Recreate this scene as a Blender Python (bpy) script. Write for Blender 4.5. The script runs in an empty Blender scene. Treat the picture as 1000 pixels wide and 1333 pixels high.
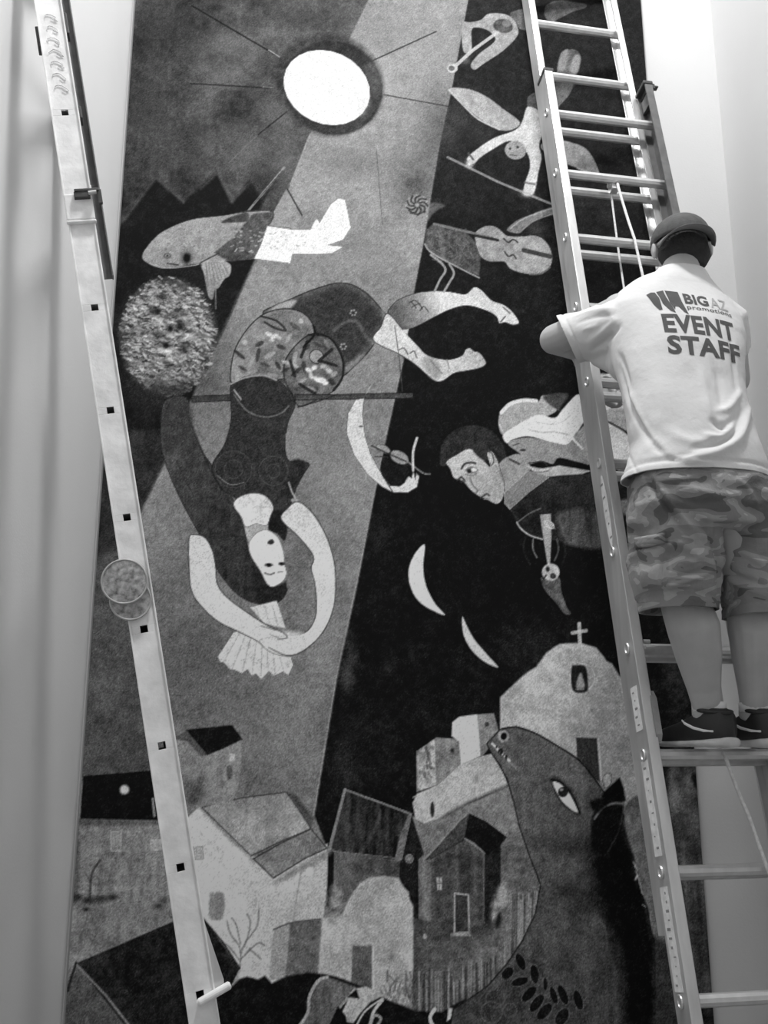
import bpy, bmesh, math, random
import numpy as np
from mathutils import Vector, Matrix
from mathutils.bvhtree import BVHTree
random.seed(7); RNG = np.random.default_rng(11)
S = bpy.context.scene; COL = S.collection
# ---------------------------------------------------------------- camera
F = 1250.0; PITCH = math.radians(13.22); CAMZ = 1.6
cp, sp = math.cos(PITCH), math.sin(PITCH)
cam_d = bpy.data.cameras.new('camera'); cam = bpy.data.objects.new('camera', cam_d); COL.objects.link(cam)
cam.location = (0, 0, CAMZ); cam.rotation_euler = (math.pi/2 + PITCH, 0, 0)
cam_d.sensor_fit = 'HORIZONTAL'; cam_d.sensor_width = 24.0; cam_d.lens = 24.0*F/1000.0
cam_d.clip_start = 0.05; cam_d.clip_end = 60
S.camera = cam
# ---------------------------------------------------------------- world, lights, exposure
w = bpy.data.worlds.new('world'); S.world = w; w.use_nodes = True
w.node_tree.nodes['Background'].inputs[0].default_value = (1, 1, 1, 1)
w.node_tree.nodes['Background'].inputs[1].default_value = 0.17
def area(name, loc, aim, size, power):
    l = bpy.data.lights.new(name, 'AREA'); l.shape = 'SQUARE'; l.size = size; l.energy = power
    o = bpy.data.objects.new(name, l); COL.objects.link(o); o.location = loc
    o.rotation_euler = (Vector(aim) - Vector(loc)).to_track_quat('-Z', 'Y').to_euler()
    return o
area('ceiling_lamp_light', (0.12, 1.5, 6.85), (0.1, 3.0, 3.4), 0.5, 68)
S.view_settings.view_transform = 'Standard'; S.view_settings.look = 'None'
S.view_settings.exposure = 1.3; S.view_settings.gamma = 1.0; S.view_settings.use_curve_mapping = False

# ---------------------------------------------------------------- helpers
def at(px, py, Y):
    """the point at distance Y (metres) that stands at photo position px, py"""
    a = (666.5 - py)/F; Z = Y*(sp + a*cp)/(cp - a*sp); d = Y*cp + Z*sp
    return Vector(((px - 500)*d/F, Y, CAMZ + Z))
def mat(name, g, rough=0.7, metal=0.0, nscale=20.0, amt=0.0, bump=0.0, bscale=None, stretch=(1, 1, 1), alpha=1.0, trans=0.0):
    m = bpy.data.materials.new(name); m.use_nodes = True; nt = m.node_tree; n = nt.nodes; L = nt.links
    b = n['Principled BSDF']; b.inputs['Roughness'].default_value = rough; b.inputs['Metallic'].default_value = metal
    b.inputs['Base Color'].default_value = (g, g, g, 1); b.inputs['Alpha'].default_value = alpha
    b.inputs['Transmission Weight'].default_value = trans
    tc = n.new('ShaderNodeTexCoord'); mp = n.new('ShaderNodeMapping'); mp.inputs['Scale'].default_value = stretch
    L.new(tc.outputs['Object'], mp.inputs['Vector'])
    if amt:
        t = n.new('ShaderNodeTexNoise'); t.inputs['Scale'].default_value = nscale; t.inputs['Detail'].default_value = 6
        L.new(mp.outputs[0], t.inputs['Vector'])
        r = n.new('ShaderNodeMapRange'); r.inputs['From Min'].default_value = .25; r.inputs['From Max'].default_value = .75
        r.inputs['To Min'].default_value = max(0, g*(1-amt)); r.inputs['To Max'].default_value = min(1, g*(1+amt))
        L.new(t.outputs[0], r.inputs[0]); L.new(r.outputs[0], b.inputs['Base Color'])
    if bump:
        t2 = n.new('ShaderNodeTexNoise'); t2.inputs['Scale'].default_value = bscale or nscale*4; t2.inputs['Detail'].default_value = 4
        L.new(mp.outputs[0], t2.inputs['Vector'])
        bp = n.new('ShaderNodeBump'); bp.inputs['Strength'].default_value = bump; bp.inputs['Distance'].default_value = .01
        L.new(t2.outputs[0], bp.inputs['Height']); L.new(bp.outputs[0], b.inputs['Normal'])
    return m
def camo(name):
    m = mat(name, .2, .9, bump=.25, bscale=90); nt = m.node_tree; n = nt.nodes; L = nt.links
    tc = n.new('ShaderNodeTexCoord'); mp = n.new('ShaderNodeMapping'); mp.inputs['Scale'].default_value = (.8, .8, 1.9)
    L.new(tc.outputs['Object'], mp.inputs['Vector'])
    t = n.new('ShaderNodeTexNoise'); t.inputs['Scale'].default_value = 9; t.inputs['Detail'].default_value = 2; t.inputs['Distortion'].default_value = .8
    L.new(mp.outputs[0], t.inputs['Vector'])
    c = n.new('ShaderNodeValToRGB'); c.color_ramp.interpolation = 'CONSTANT'; e = c.color_ramp.elements
    e[0].position = 0; e[0].color = (.13, .13, .13, 1); e[1].position = .42; e[1].color = (.25, .25, .25, 1)
    for p, v in ((.53, .36), (.62, .52)):
        x = e.new(p); x.color = (v, v, v, 1)
    L.new(t.outputs[0], c.inputs[0]); L.new(c.outputs[0], n['Principled BSDF'].inputs['Base Color'])
    return m
def obj(name, bm, m, parent=None, smooth=False, **pr):
    me = bpy.data.meshes.new(name); bm.to_mesh(me); bm.free()
    return link(name, me, m, parent, smooth, **pr)
def link(name, me, m, parent=None, smooth=False, **pr):
    o = bpy.data.objects.new(name, me); COL.objects.link(o)
    if m and not me.materials: me.materials.append(m)
    if parent: o.parent = parent
    if smooth: me.polygons.foreach_set('use_smooth', [True]*len(me.polygons))
    for k, v in pr.items(): o[k] = v
    return o
def thing(name, label, cat, loc=(0, 0, 0), group=None):
    o = bpy.data.objects.new(name, None); COL.objects.link(o); o.location = loc; o['label'] = label; o['category'] = cat
    o.empty_display_size = .1
    if group: o['group'] = group
    bpy.context.view_layer.update()
    return o
def box(bm, c, ax, ay, az):
    """box from centre c and three half-extent vectors"""
    c, ax, ay, az = map(Vector, (c, ax, ay, az))
    v = [bm.verts.new(c + sx*ax + sy*ay + sz*az) for sz in (-1, 1) for sy in (-1, 1) for sx in (-1, 1)]
    fs = [bm.faces.new([v[i] for i in f]) for f in ((0, 2, 3, 1), (4, 5, 7, 6), (0, 1, 5, 4), (2, 6, 7, 3), (0, 4, 6, 2), (1, 3, 7, 5))]
    bmesh.ops.recalc_face_normals(bm, faces=fs)
    return fs
def tube(bm, pts, rad, n=12, cap=True, flat=None):
    """round tube along pts; rad is a number or one per point"""
    pts = [Vector(p) for p in pts]
    if not hasattr(rad, '__len__'): rad = [rad]*len(pts)
    rings = []; up = None
    for i, p in enumerate(pts):
        t = (pts[min(i+1, len(pts)-1)] - pts[max(i-1, 0)]).normalized()
        if up is None: up = t.orthogonal().normalized()
        up = (up - t*up.dot(t)).normalized(); s = t.cross(up)
        rings.append([bm.verts.new(p + rad[i]*(math.cos(a)*up + math.sin(a)*s)) for a in (2*math.pi*k/n for k in range(n))])
    fs = []
    for a, b in zip(rings, rings[1:]):
        for k in range(n): fs.append(bm.faces.new((a[k], a[(k+1) % n], b[(k+1) % n], b[k])))
    if cap: fs.append(bm.faces.new(rings[0][::-1])); fs.append(bm.faces.new(rings[-1]))
    bmesh.ops.recalc_face_normals(bm, faces=fs)
    return rings
def loft(bm, rings, n=40, power=2.4):
    """closed superellipse loft: rings of (centre, right_vec, fwd_vec)"""
    R = []
    for c, rv, fv in rings:
        c, rv, fv = Vector(c), Vector(rv), Vector(fv); L = []
        for k in range(n):
            a = 2*math.pi*k/n; ca, sa = math.cos(a), math.sin(a)
            x = math.copysign(abs(ca)**(2/power), ca); y = math.copysign(abs(sa)**(2/power), sa)
            L.append(bm.verts.new(c + rv*x + fv*y))
        R.append(L)
    fs = []
    for a, b in zip(R, R[1:]):
        for k in range(n): fs.append(bm.faces.new((a[k], a[(k+1) % n], b[(k+1) % n], b[k])))
    fs.append(bm.faces.new(R[0][::-1])); fs.append(bm.faces.new(R[-1]))
    bmesh.ops.recalc_face_normals(bm, faces=fs)
def ball(bm, c, r, sc=(1, 1, 1), rot=None, seg=16):
    M = Matrix.Translation(Vector(c)) @ (rot.to_4x4() if rot else Matrix.Identity(4)) @ Matrix.Diagonal((r*sc[0], r*sc[1], r*sc[2], 1))
    bmesh.ops.create_uvsphere(bm, u_segments=seg, v_segments=seg//2+2, radius=1, matrix=M)
def prism(bm, pts, off):
    """polygon pts pushed by vector off"""
    a = [bm.verts.new(Vector(p)) for p in pts]; b = [bm.verts.new(Vector(p)+Vector(off)) for p in pts]; n = len(pts)
    fs = [bm.faces.new(a[::-1]), bm.faces.new(b)] + [bm.faces.new((a[i], a[(i+1) % n], b[(i+1) % n], b[i])) for i in range(n)]
    bmesh.ops.recalc_face_normals(bm, faces=fs)
def remesh(bm, vox, smooth=4, fac=.5):
    """overlapping closed shapes -> one continuous surface"""
    me = bpy.data.meshes.new('tmp'); bm.to_mesh(me); bm.free()
    o = bpy.data.objects.new('tmp', me); COL.objects.link(o)
    r = o.modifiers.new('r', 'REMESH'); r.mode = 'VOXEL'; r.voxel_size = vox
    if smooth:
        s = o.modifiers.new('s', 'SMOOTH'); s.iterations = smooth; s.factor = fac
    dg = bpy.context.evaluated_depsgraph_get(); dg.update()
    out = bpy.data.meshes.new_from_object(o.evaluated_get(dg)); bpy.data.objects.remove(o)
    return out
def bevel(o, w=.002, seg=2):
    b = o.modifiers.new('bevel', 'BEVEL'); b.width = w; b.segments = seg; b.limit_method = 'ANGLE'; return o
def vnoise(P, scale, seed=0):
    """smooth 3-D value noise, numpy, -1..1"""
    Q = P*scale + seed*17.3; I = np.floor(Q).astype(np.int64); f = Q-I; f = f*f*(3-2*f)
    def h(a, b, c):
        x = (a*73856093) ^ (b*19349663) ^ (c*83492791) ^ (seed*2654435); x = (x ^ (x >> 13))*1274126177 & 0x7fffffff
        return (x % 10007)/5003.5 - 1
    r = 0
    for dx in (0, 1):
        for dy in (0, 1):
            for dz in (0, 1):
                wgt = (f[:, 0] if dx else 1-f[:, 0])*(f[:, 1] if dy else 1-f[:, 1])*(f[:, 2] if dz else 1-f[:, 2])
                r = r + wgt*h(I[:, 0]+dx, I[:, 1]+dy, I[:, 2]+dz)
    return r
def cut(me, p, n, pred):
    """trim cloth beyond the plane p, n where pred(centre) holds: a clean open hem"""
    b = bmesh.new(); b.from_mesh(me); fs = [f for f in b.faces if pred(f.calc_center_median())]
    g = fs + list({e for f in fs for e in f.edges}) + list({v for f in fs for v in f.verts})
    bmesh.ops.bisect_plane(b, geom=g, dist=1e-5, plane_co=Vector(p), plane_no=Vector(n), clear_outer=True)
    b.to_mesh(me); b.free(); me.update()
def hem_thick(o, t=.0035): s = o.modifiers.new('hem', 'SOLIDIFY'); s.thickness = t; s.offset = -1
def get_co(me):
    a = np.empty(len(me.vertices)*3, np.float32); me.vertices.foreach_get('co', a); return a.reshape(-1, 3).astype(float)
def get_no(me):
    a = np.empty(len(me.vertices)*3, np.float32); me.vertices.foreach_get('normal', a); return a.reshape(-1, 3).astype(float)
def set_co(me, a): me.vertices.foreach_set('co', a.astype(np.float32).ravel()); me.update()
# ================================================================ the setting
XL, XR, YB = -1.115, 1.452, 3.64
wall_m = mat('painted_plaster', .77, .85, nscale=2.2, amt=.025, bump=.05, bscale=120)
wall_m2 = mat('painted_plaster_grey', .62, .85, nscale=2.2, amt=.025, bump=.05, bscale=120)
floor_m = mat('concrete_floor', .28, .7, nscale=5, amt=.2)
def slab(name, c, h, m, **pr):
    bm = bmesh.new(); box(bm, c, (h[0], 0, 0), (0, h[1], 0), (0, 0, h[2])); return obj(name, bm, m, kind='structure', **pr)
slab('wall_back', (.17, YB+.06, 3.45), (1.45, .06, 3.55), wall_m2)
slab('wall_left', (XL-.06, .9, 3.45), (.06, 2.8, 3.55), wall_m)
slab('wall_right', (XR+.06, .9, 3.45), (.06, 2.8, 3.55), wall_m2)
slab('floor', (.17, .9, -.05), (1.45, 2.8, .05), floor_m)
slab('ceiling', (.17, .9, 7.05), (1.45, 2.8, .05), wall_m)
# ================================================================ ladders
alu = mat('aluminium', .66, .36, .6, nscale=30, amt=.12, bump=.05, bscale=60, stretch=(1, 1, .15))
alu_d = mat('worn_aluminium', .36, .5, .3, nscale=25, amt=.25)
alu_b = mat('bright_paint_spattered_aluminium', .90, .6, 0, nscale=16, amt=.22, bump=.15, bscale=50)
alu_shade = mat('shaded_aluminium', .13, .6, .2, nscale=25, amt=.25)  # dark copy of the aluminium, shade put into the colour of the far rails
dark_m = mat('dark_steel', .06, .55, .3, nscale=30, amt=.3)
plastic_d = mat('black_rubber', .035, .8)
paper = mat('sticker_paper', .85, .7, nscale=60, amt=.15)
ink = mat('ink', .30, .8)
rope_m = mat('pale_rope', .75, .9, nscale=120, amt=.2)
def frame(base, az, lean):
    """ladder axes: e along the rungs, u up the rails, n away from the climber"""
    e = Vector((math.cos(az), -math.sin(az), 0)); u = Vector((math.sin(lean)*math.sin(az), math.sin(lean)*math.cos(az), math.cos(lean)))
    return Vector(base), e, u, u.cross(e).normalized()*-1 if u.cross(e).y < 0 else u.cross(e).normalized()
def channel(bm, O, e, u, n, u0, u1, side, depth=.078, fl=.030, t=.0028, lip=.006):
    """C-channel rail: web facing outwards (-side*e), flanges inwards"""
    c = O + u*((u0+u1)/2); hu = u*((u1-u0)/2)
    box(bm, c, e*(t/2), n*(depth/2), hu)
    for s in (-1, 1):
        box(bm, c + e*side*(fl/2) + n*s*(depth/2 - t/2), e*(fl/2), n*(t/2), hu)
        box(bm, c + e*side*(fl - t/2) + n*s*(depth/2 - lip/2), e*(t/2), n*(lip/2), hu)
PIT = .305
# ---- the right-hand extension ladder, leaning on the back wall
RB, re, ru, rn = frame((.7335, 2.682, 1.2545), math.radians(-10.6), math.radians(12.05))
if rn.y < 0: rn = -rn
W = .415
lad = thing('extension_ladder', 'tall aluminium extension ladder leaning on the mural, the one the man stands on', 'ladder', RB - ru*(RB.z/ru.z))
LO = lad.location.copy()
def lobj(name, bm, m, par=lad, **k):
    o = obj(name, bm, m, par, **k); o.matrix_parent_inverse = Matrix.Translation(-lad.location); return o
k0, k1 = -RB.z/ru.z/PIT, 9.62
bm = bmesh.new(); channel(bm, RB, re, ru, rn, k0*PIT+.02, k1*PIT, 1); bevel(lobj('rail', bm, alu), .0012)
bm = bmesh.new(); channel(bm, RB+re*(W+.03), re, ru, rn, k0*PIT+.02, k1*PIT-.005, -1); bevel(lobj('rail', bm, alu_shade, label='far rail, coloured dark for shade'), .0012)  # far rail: its shaded inner side is painted in by the dark metal
# fly section, behind the base section
FO = rn*.081
fly0, fly1 = -.5*PIT, 12.55*PIT
bm = bmesh.new(); channel(bm, RB+FO+re*.018, re, ru, rn, fly0, fly1, 1, .068, .026); bevel(lobj('rail', bm, alu, label='upper section rail behind the lower section'), .0012)
bm = bmesh.new(); channel(bm, RB+FO+re*(W+.012-.018+.012), re, ru, rn, fly0, fly1, -1, .068, .026); bevel(lobj('rail', bm, alu, label='upper section rail behind the lower section'), .0012)
def rung_bm(c, e, u, n, length, r=.0175):
    bm = bmesh.new(); N = 20; rings = []
    for s in (0, 1):
        L = []
        for k in range(N):
            a = 2*math.pi*k/N; rr = r*(1 + (.035 if k % 2 else -.02))
            L.append(bm.verts.new(c + e*length*s + u*rr*math.sin(a)*.92 + n*rr*math.cos(a)))
        rings.append(L)
    for k in range(N): bm.faces.new((rings[0][k], rings[0][(k+1) % N], rings[1][(k+1) % N], rings[1][k]))
    bm.faces.new(rings[0]); bm.faces.new(rings[1]); bmesh.ops.recalc_face_normals(bm, faces=bm.faces)
    return bm
src = None
def put_rung(c, length, key, e, u, n, fn, m):
    global RUNGS
    if key not in RUNGS:
        o = fn('rung', rung_bm(Vector(c), e, u, n, length), m); RUNGS[key] = (o, Vector(c)); return o
    s, c0 = RUNGS[key]; o = s.copy(); COL.objects.link(o); o.matrix_parent_inverse = s.matrix_parent_inverse.copy()
    o.location = s.location + (Vector(c)-c0); return o
RUNGS = {}
for k in range(-4, 10): put_rung(RB + ru*k*PIT + re*.0, W+.03, 'base', re, ru, rn, lobj, alu)
for k in range(0, 13): put_rung(RB + FO + ru*k*PIT + re*.018, W-.012, 'fly', re, ru, rn, lobj, alu)
# swaged rung ends on the outer web
for k in range(-4, 10):
    bm = bmesh.new(); c = RB + ru*k*PIT - re*.0015
    ring_ = [c - re*.003 + ru*.0145*math.cos(a) + rn*.0115*math.sin(a) for a in np.linspace(0, 2*math.pi, 19)]
    tube(bm, ring_, .0032, 6, cap=False); tube(bm, [c, c-re*.002], [.011, .010], 12)
    lobj('rung_end', bm, alu)
# caps, brackets and locks
for off in (re*.015, re*(W+.015)):
    bm = bmesh.new(); box(bm, RB + ru*(k1*PIT+.006) + off, re*.02, rn*.041, ru*.008); bevel(lobj('end_cap', bm, dark_m), .003)
bm = bmesh.new(); c = RB + re*(W+.028) + ru*(k1*PIT-.01)
box(bm, c, re*.014, rn*.038, ru*.012); box(bm, c + re*.02 - rn*.02 + ru*.01, re*.014, rn*.01, ru*.003); box(bm, c - re*.014 - ru*.06, re*.006, rn*.03, ru*.03)
lobj('guide_bracket', bm, dark_m)
bm = bmesh.new(); c = RB + re*.036 + ru*1.34*PIT
c = c - re*.012; prism(bm, [c - ru*.055 - rn*.044, c + ru*.045 - rn*.044, c + ru*.07 - rn*.03, c - ru*.075 - rn*.03], re*.018)
lobj('rung_lock', bm, alu_d)
for k in (2, 3):
    bm = bmesh.new(); c = RB + re*.045 + ru*k*PIT - rn*.01
    tube(bm, [c, c+re*.028], .012, 12); tube(bm, [c+ru*.02, c+ru*.02+re*.02], .006, 8); lobj('rung_lock', bm, alu)
for off, s in ((re*0, 1), (re*(W+.03), -1)):
    bm = bmesh.new(); c = RB + ru*(k0*PIT) + off + Vector((0, 0, .018))
    box(bm, c, re*.02, Vector((0, .055, 0)), Vector((0, 0, .016))); box(bm, c + Vector((0, 0, .05)), re*.006, Vector((0, .025, 0)), Vector((0, 0, .05)))
    bevel(lobj('foot', bm, plastic_d), .004)
# stickers on the outer web
def sticker(ka, kb, wd, marks, oval=False):
    bm = bmesh.new(); c = RB - re*.0024; a, b = ka*PIT, kb*PIT; m_ = (a+b)/2; h = (b-a)/2
    pts = []
    if oval:
        for t in range(20):
            an = 2*math.pi*t/20; pts.append(c + ru*(m_ + h*math.sin(an)) + rn*wd*math.cos(an)*.75)
    else:
        pts = [c + ru*(m_+s*h) + rn*q*wd for s, q in ((-1, -1), (-1, 1), (1, 1), (1, -1))]
    prism(bm, pts, -re*.0008); o = lobj('sticker', bm, paper)
    bm = bmesh.new(); rnd = random.Random(int(ka*100))
    for i in range(marks):
        t = (i+.7)/(marks+.4); q = c - re*.0011 + ru*(a + (b-a)*t)
        box(bm, q + rn*wd*rnd.uniform(-.3, .3), re*.0003, rn*wd*rnd.uniform(.10, .45), ru*rnd.uniform(.0012, .0035))
    obj('print', bm, ink, o, kind='stuff')
sticker(3.05, 3.86, .024, 5, True)
sticker(1.22, 1.63, .021, 5)
sticker(.13, .95, .021, 8)
sticker(-.93, -.12, .023, 11)

# rope and pulley
pu = RB + re*.232 + ru*(7.97*PIT) + rn*.02
bm = bmesh.new(); box(bm, pu + ru*.0, re*.014, rn*.016, ru*.03); tube(bm, [pu-re*.02, pu+re*.02], .014, 14); lobj('pulley', bm, alu)
rope = thing('rope', 'thin pale rope hanging in two strands from the ladder pulley behind the man', 'rope', tuple(pu))
def robj(name, pts, r=.0045):
    bm = bmesh.new(); P = [Vector(p) for p in pts]; Q = []
    for a, b in zip(P, P[1:]):
        for t in range(6): Q.append(a.lerp(b, t/6) - Vector((0, 0, .01*math.sin(math.pi*t/6))))
    Q.append(P[-1]); tube(bm, Q, r, 8); o = obj(name, bm, rope_m, rope, smooth=True); o.matrix_parent_inverse = Matrix.Translation(-rope.location); return o
def lp(e_, k, n_): return RB + re*e_ + ru*k*PIT + rn*n_
robj('strand', [lp(.226, 7.9, .035), lp(.222, 7, .05), lp(.215, 6, .050), lp(.215, 4, .05), lp(.22, 2.1, .05)], .004)
robj('strand', [lp(.238, 7.95, .0), lp(.252, 7, -.024), lp(.262, 6.1, -.024), lp(.25, 4, .05), lp(.24, 1.2, .03), lp(.225, .98, -.03), lp(.262, .45, -.03), lp(.31, -.35, -.035), lp(.34, -1.3, -.04)], .0052)

# ---- the left-hand ladder, seen edge-on, leaning on the left wall
LB0 = Vector((-.4540, 2.5793, .9823)); lean = math.radians(11.67)
le = Vector((-.235, .972, 0)).normalized()                       # along its rungs, away from the lens
lu = Vector((-.2000, -.0292, .9794)).normalized()
lu = (lu - le*lu.dot(le)).normalized(); ln = le.cross(lu).normalized()
if ln.x > 0: ln = -ln                                            # ln points to the left wall
llad = thing('straight_ladder', 'pale paint-spattered ladder seen edge-on at left, with square holes down its rail', 'ladder', LB0 - lu*(LB0.z/lu.z))
def l2(name, bm, m, par=llad, **k):
    o = obj(name, bm, m, par, **k); o.matrix_parent_inverse = Matrix.Translation(-llad.location); return o
LO0 = -LB0.z/lu.z/PIT + .1; LSPLIT = 6.86; LTOP = 11.0
def holed_rail(O, e, u, n, ua, ub, holes, depth=.070, t=.003, side=1, hole=.0095):
    """rail web with real square holes, plus two edge flanges; web faces -e"""
    bm = bmesh.new(); us = [ua]
    for h in holes: us += [h-hole, h+hole]
    us.append(ub)
    for i, (a, b) in enumerate(zip(us, us[1:])):
        if b <= a: continue
        c = O + u*(a+b)/2; hu = u*(b-a)/2
        if i % 2 == 0: box(bm, c, e*(t/2), n*(depth/2), hu)
        else:
            for s in (-1, 1): box(bm, c + n*s*(depth/4 + hole/2), e*(t/2), n*(depth/4 - hole/2), hu)
    for s in (-1, 1):
        box(bm, O + u*(ua+ub)/2 + n*s*(depth/2) + e*side*.009, e*.0155, n*.0022, u*(ub-ua)/2)
    return bm
WL = .40
lo_h = [k*PIT for k in range(-2, 7) if k*PIT > LO0*PIT]
bevel(l2('rail', holed_rail(LB0, le, lu, ln, LO0*PIT, LSPLIT*PIT, lo_h), alu_b), .0008)
bevel(l2('rail', holed_rail(LB0+le*WL, le, lu, ln, LO0*PIT, LSPLIT*PIT, lo_h, side=-1), alu_b), .0008)
up_h = [8*PIT]
bevel(l2('rail', holed_rail(LB0-le*.006, le, lu, ln, (LSPLIT+.03)*PIT, LTOP*PIT, up_h, depth=.074), alu_b, label='upper section rail with dents and a round hole'), .0008)
bm = holed_rail(LB0+le*WL-ln*.044, le, lu, ln, (LSPLIT+.05)*PIT, LTOP*PIT, up_h, depth=.066, side=-1); bevel(l2('rail', bm, alu_shade, label='far rail, coloured dark for shade'), .0008)  # far upper rail painted dark to stand for the shade on it
def square_tube(bm, a, b, u, n, h=.0105, t=.0018):
    e = (b-a)/2; c = (a+b)/2
    for s in (-1, 1):
        box(bm, c + n*s*(h-t/2), e, n*(t/2), u*h); box(bm, c + u*s*(h-t/2), e, n*h, u*(t/2))
for k in list(range(-2, 7)) + [8, 9, 10]:
    bm = bmesh.new(); c = LB0 + lu*k*PIT; square_tube(bm, c + le*.002, c + le*(WL-.002), lu, ln, .0125); l2('rung', bm, alu_d)
# sleeve that joins the two sections, and its strap line
bm = bmesh.new(); c = LB0 + lu*7.0*PIT - le*.008
box(bm, c, le*.006, ln*.039, lu*.040); box(bm, c - lu*.046, le*.008, ln*.041, lu*.004); bevel(l2('sleeve', bm, alu_b), .003)
bm = bmesh.new(); c = LB0 + lu*7.14*PIT - le*.02
box(bm, c - ln*.026, le*.01, ln*.034, lu*.004); box(bm, c - ln*.012 - lu*.013, le*.008, ln*.022, lu*.009); box(bm, c - ln*.060 - lu*.02, le*.006, ln*.006, lu*.022)
bevel(l2('hook', bm, dark_m), .0015)
bm = bmesh.new(); tube(bm, [c - ln*.03 - lu*.014 - le*.014, c - ln*.052 - lu*.012 - le*.014], .006, 10); l2('pin', bm, alu)
for kk, s, hh in ((9.0, -1, .035), (8.02, -1, .02), (8.85, 1, .035)):
    bm = bmesh.new(); c = LB0 + lu*kk*PIT + ln*s*.040 + le*.02; box(bm, c, le*.02, ln*.008, lu*hh); bevel(l2('clamp', bm, dark_m), .002)
# bottom bolt and gusset
bm = bmesh.new(); c = LB0 + lu*(-.02*PIT) - le*.012 - ln*.012
tube(bm, [c + ln*.022 - lu*.010, c + ln*.016 - lu*.008, c - ln*.060 + lu*.012, c - ln*.064 + lu*.013], [.006, .010, .010, .006], 14); l2('bolt', bm, alu_b, smooth=False)
bm = bmesh.new(); c = LB0 - ln*.036 + le*.004
prism(bm, [c + lu*.17, c + lu*.02 - ln*.026, c + lu*.0 - ln*.024, c + lu*.0], le*.004); l2('gusset', bm, alu)
for off in (0, WL):
    bm = bmesh.new(); c = LB0 + lu*(LO0*PIT-.015) + le*off; box(bm, c, le*.022, ln*.042, lu*.022); bevel(l2('foot', bm, plastic_d), .005)
# crossed scribbles of dried paint down the upper rail (raised drips)
bm = bmesh.new(); rnd = random.Random(5)
for i in range(7):
    z = 8.25 + i*.13; c = LB0 + lu*z*PIT - le*.010
    pts = [c + ln*.020*math.cos(t)*rnd.uniform(.6, 1.1) + lu*.012*math.sin(t*1.3) for t in np.linspace(0, 4.6, 9)]
    tube(bm, pts, .0009, 5)
l2('dried_paint_drip', bm, alu_d)
# two clear discs taped to the rail
glassy = mat('cloudy_plastic', .42, .25, nscale=70, amt=.95, bump=.4, bscale=40, alpha=.62)
rimm = mat('plastic_rim', .42, .3)
for i, (px, py, r) in enumerate(((162, 757, .058), (170, 781, .052))):
    C = at(px, py, 2.50 + .012*i); lab = ('cloudy clear plastic disc against the left ladder rail, upper of two overlapping', 'cloudy clear plastic disc against the left ladder rail, lower and partly hidden')[i]
    t = thing('plastic_disc', lab, 'disc', tuple(C), 'clear discs on the left ladder'); vd = Vector((-.3, 1, .0)).normalized()
    bm = bmesh.new(); tube(bm, [Vector((0, 0, 0)), vd*.004], [r, r], 40); o = obj('disc_face', bm, glassy, t)
    bm = bmesh.new(); a1 = vd.orthogonal().normalized(); a2 = vd.cross(a1)
    pts = [a1*r*math.cos(a) + a2*r*math.sin(a) for a in np.linspace(0, 2*math.pi, 49)]
    tube(bm, pts, .0028, 8, cap=False); obj('rim', bm, rimm, t, smooth=True)
# ================================================================ the mural: one painted canvas
# A fine flat canvas sheet whose vertices carry the paint as a colour attribute, brushed in below with
# numpy. Painted shapes are measured off the photograph and rectified onto the canvas plane (X, Z).
LIGHT = [-1.0125, 0.0771, 0.1036, -0.0083, 0.021]; PAINT = 1.08   # lamp light on the wall
YM = 3.615; MX0, MX1 = -1.098, 1.135; MZ0, MZ1 = .60, 4.90; DX, DZ = .0036, .0039
GW, GH = int((MX1-MX0)/DX)+1, int((MZ1-MZ0)/DZ)+1
CX = np.linspace(MX0, MX1, GW); CZ = np.linspace(MZ0, MZ1, GH)
UN = .0031                                        # one design unit on the canvas, metres
def cv(p):
    q = at(p[0], p[1], YM); return (q.x/UN, q.z/UN)
GX, GZ = CX/UN, CZ/UN
def up(a, h, w_):
    """smooth upsampling of a small random grid"""
    ys = np.linspace(0, a.shape[0]-1.001, h); xs = np.linspace(0, a.shape[1]-1.001, w_)
    yi, xi = ys.astype(int), xs.astype(int); fy, fx = ys-yi, xs-xi; fy = fy*fy*(3-2*fy); fx = fx*fx*(3-2*fx)
    A = a[yi]*(1-fy)[:, None] + a[yi+1]*fy[:, None]
    return A[:, xi]*(1-fx) + A[:, xi+1]*fx
def noise(sx, sz=None, octs=3):
    sz = sz or sx; r = 0; amp = 1
    for o in range(octs):
        h = max(2, int(GH*DZ/UN/(sz/2**o))+2); w_ = max(2, int(GW*DX/UN/(sx/2**o))+2)
        r = r + amp*up(RNG.uniform(-1, 1, (h, w_)), GH, GW); amp *= .55
    return r
N_BIG, N_MID, N_FINE = noise(90, 110, 4), noise(28, 28, 3), noise(6, 6, 2)
N_STRK, N_VERT = noise(5, 40, 3), noise(7, 90, 2)
N_HOR = noise(16, 5, 2)
NZ = {'big': N_BIG, 'mid': N_MID, 'fine': N_FINE, 'strk': N_STRK, 'vert': N_VERT, 'hor': N_HOR}
IMG = np.full((GH, GW), 90.0)
def smooth(P, closed=True, n=5):
    P = np.array(P, float); m = len(P)
    if m < 3: return P
    out = []
    for i in range(m if closed else m-1):
        p1, p2 = P[i], P[(i+1) % m]; p0 = P[i-1] if (closed or i) else p1; p3 = P[(i+2) % m] if (closed or i+2 < m) else p2
        for k in range(n):
            t = k/n; out.append(.5*((2*p1)+(p2-p0)*t+(2*p0-5*p1+4*p2-p3)*t*t+(3*p1-p0-3*p2+p3)*t**3))
    if not closed: out.append(P[-1])
    return np.array(out)
def window(P, pad):
    x0, x1 = np.searchsorted(GX, [P[:, 0].min()-pad, P[:, 0].max()+pad]); z0, z1 = np.searchsorted(GZ, [P[:, 1].min()-pad, P[:, 1].max()+pad])
    return slice(z0, max(z1, z0)), slice(x0, max(x1, x0))
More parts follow.
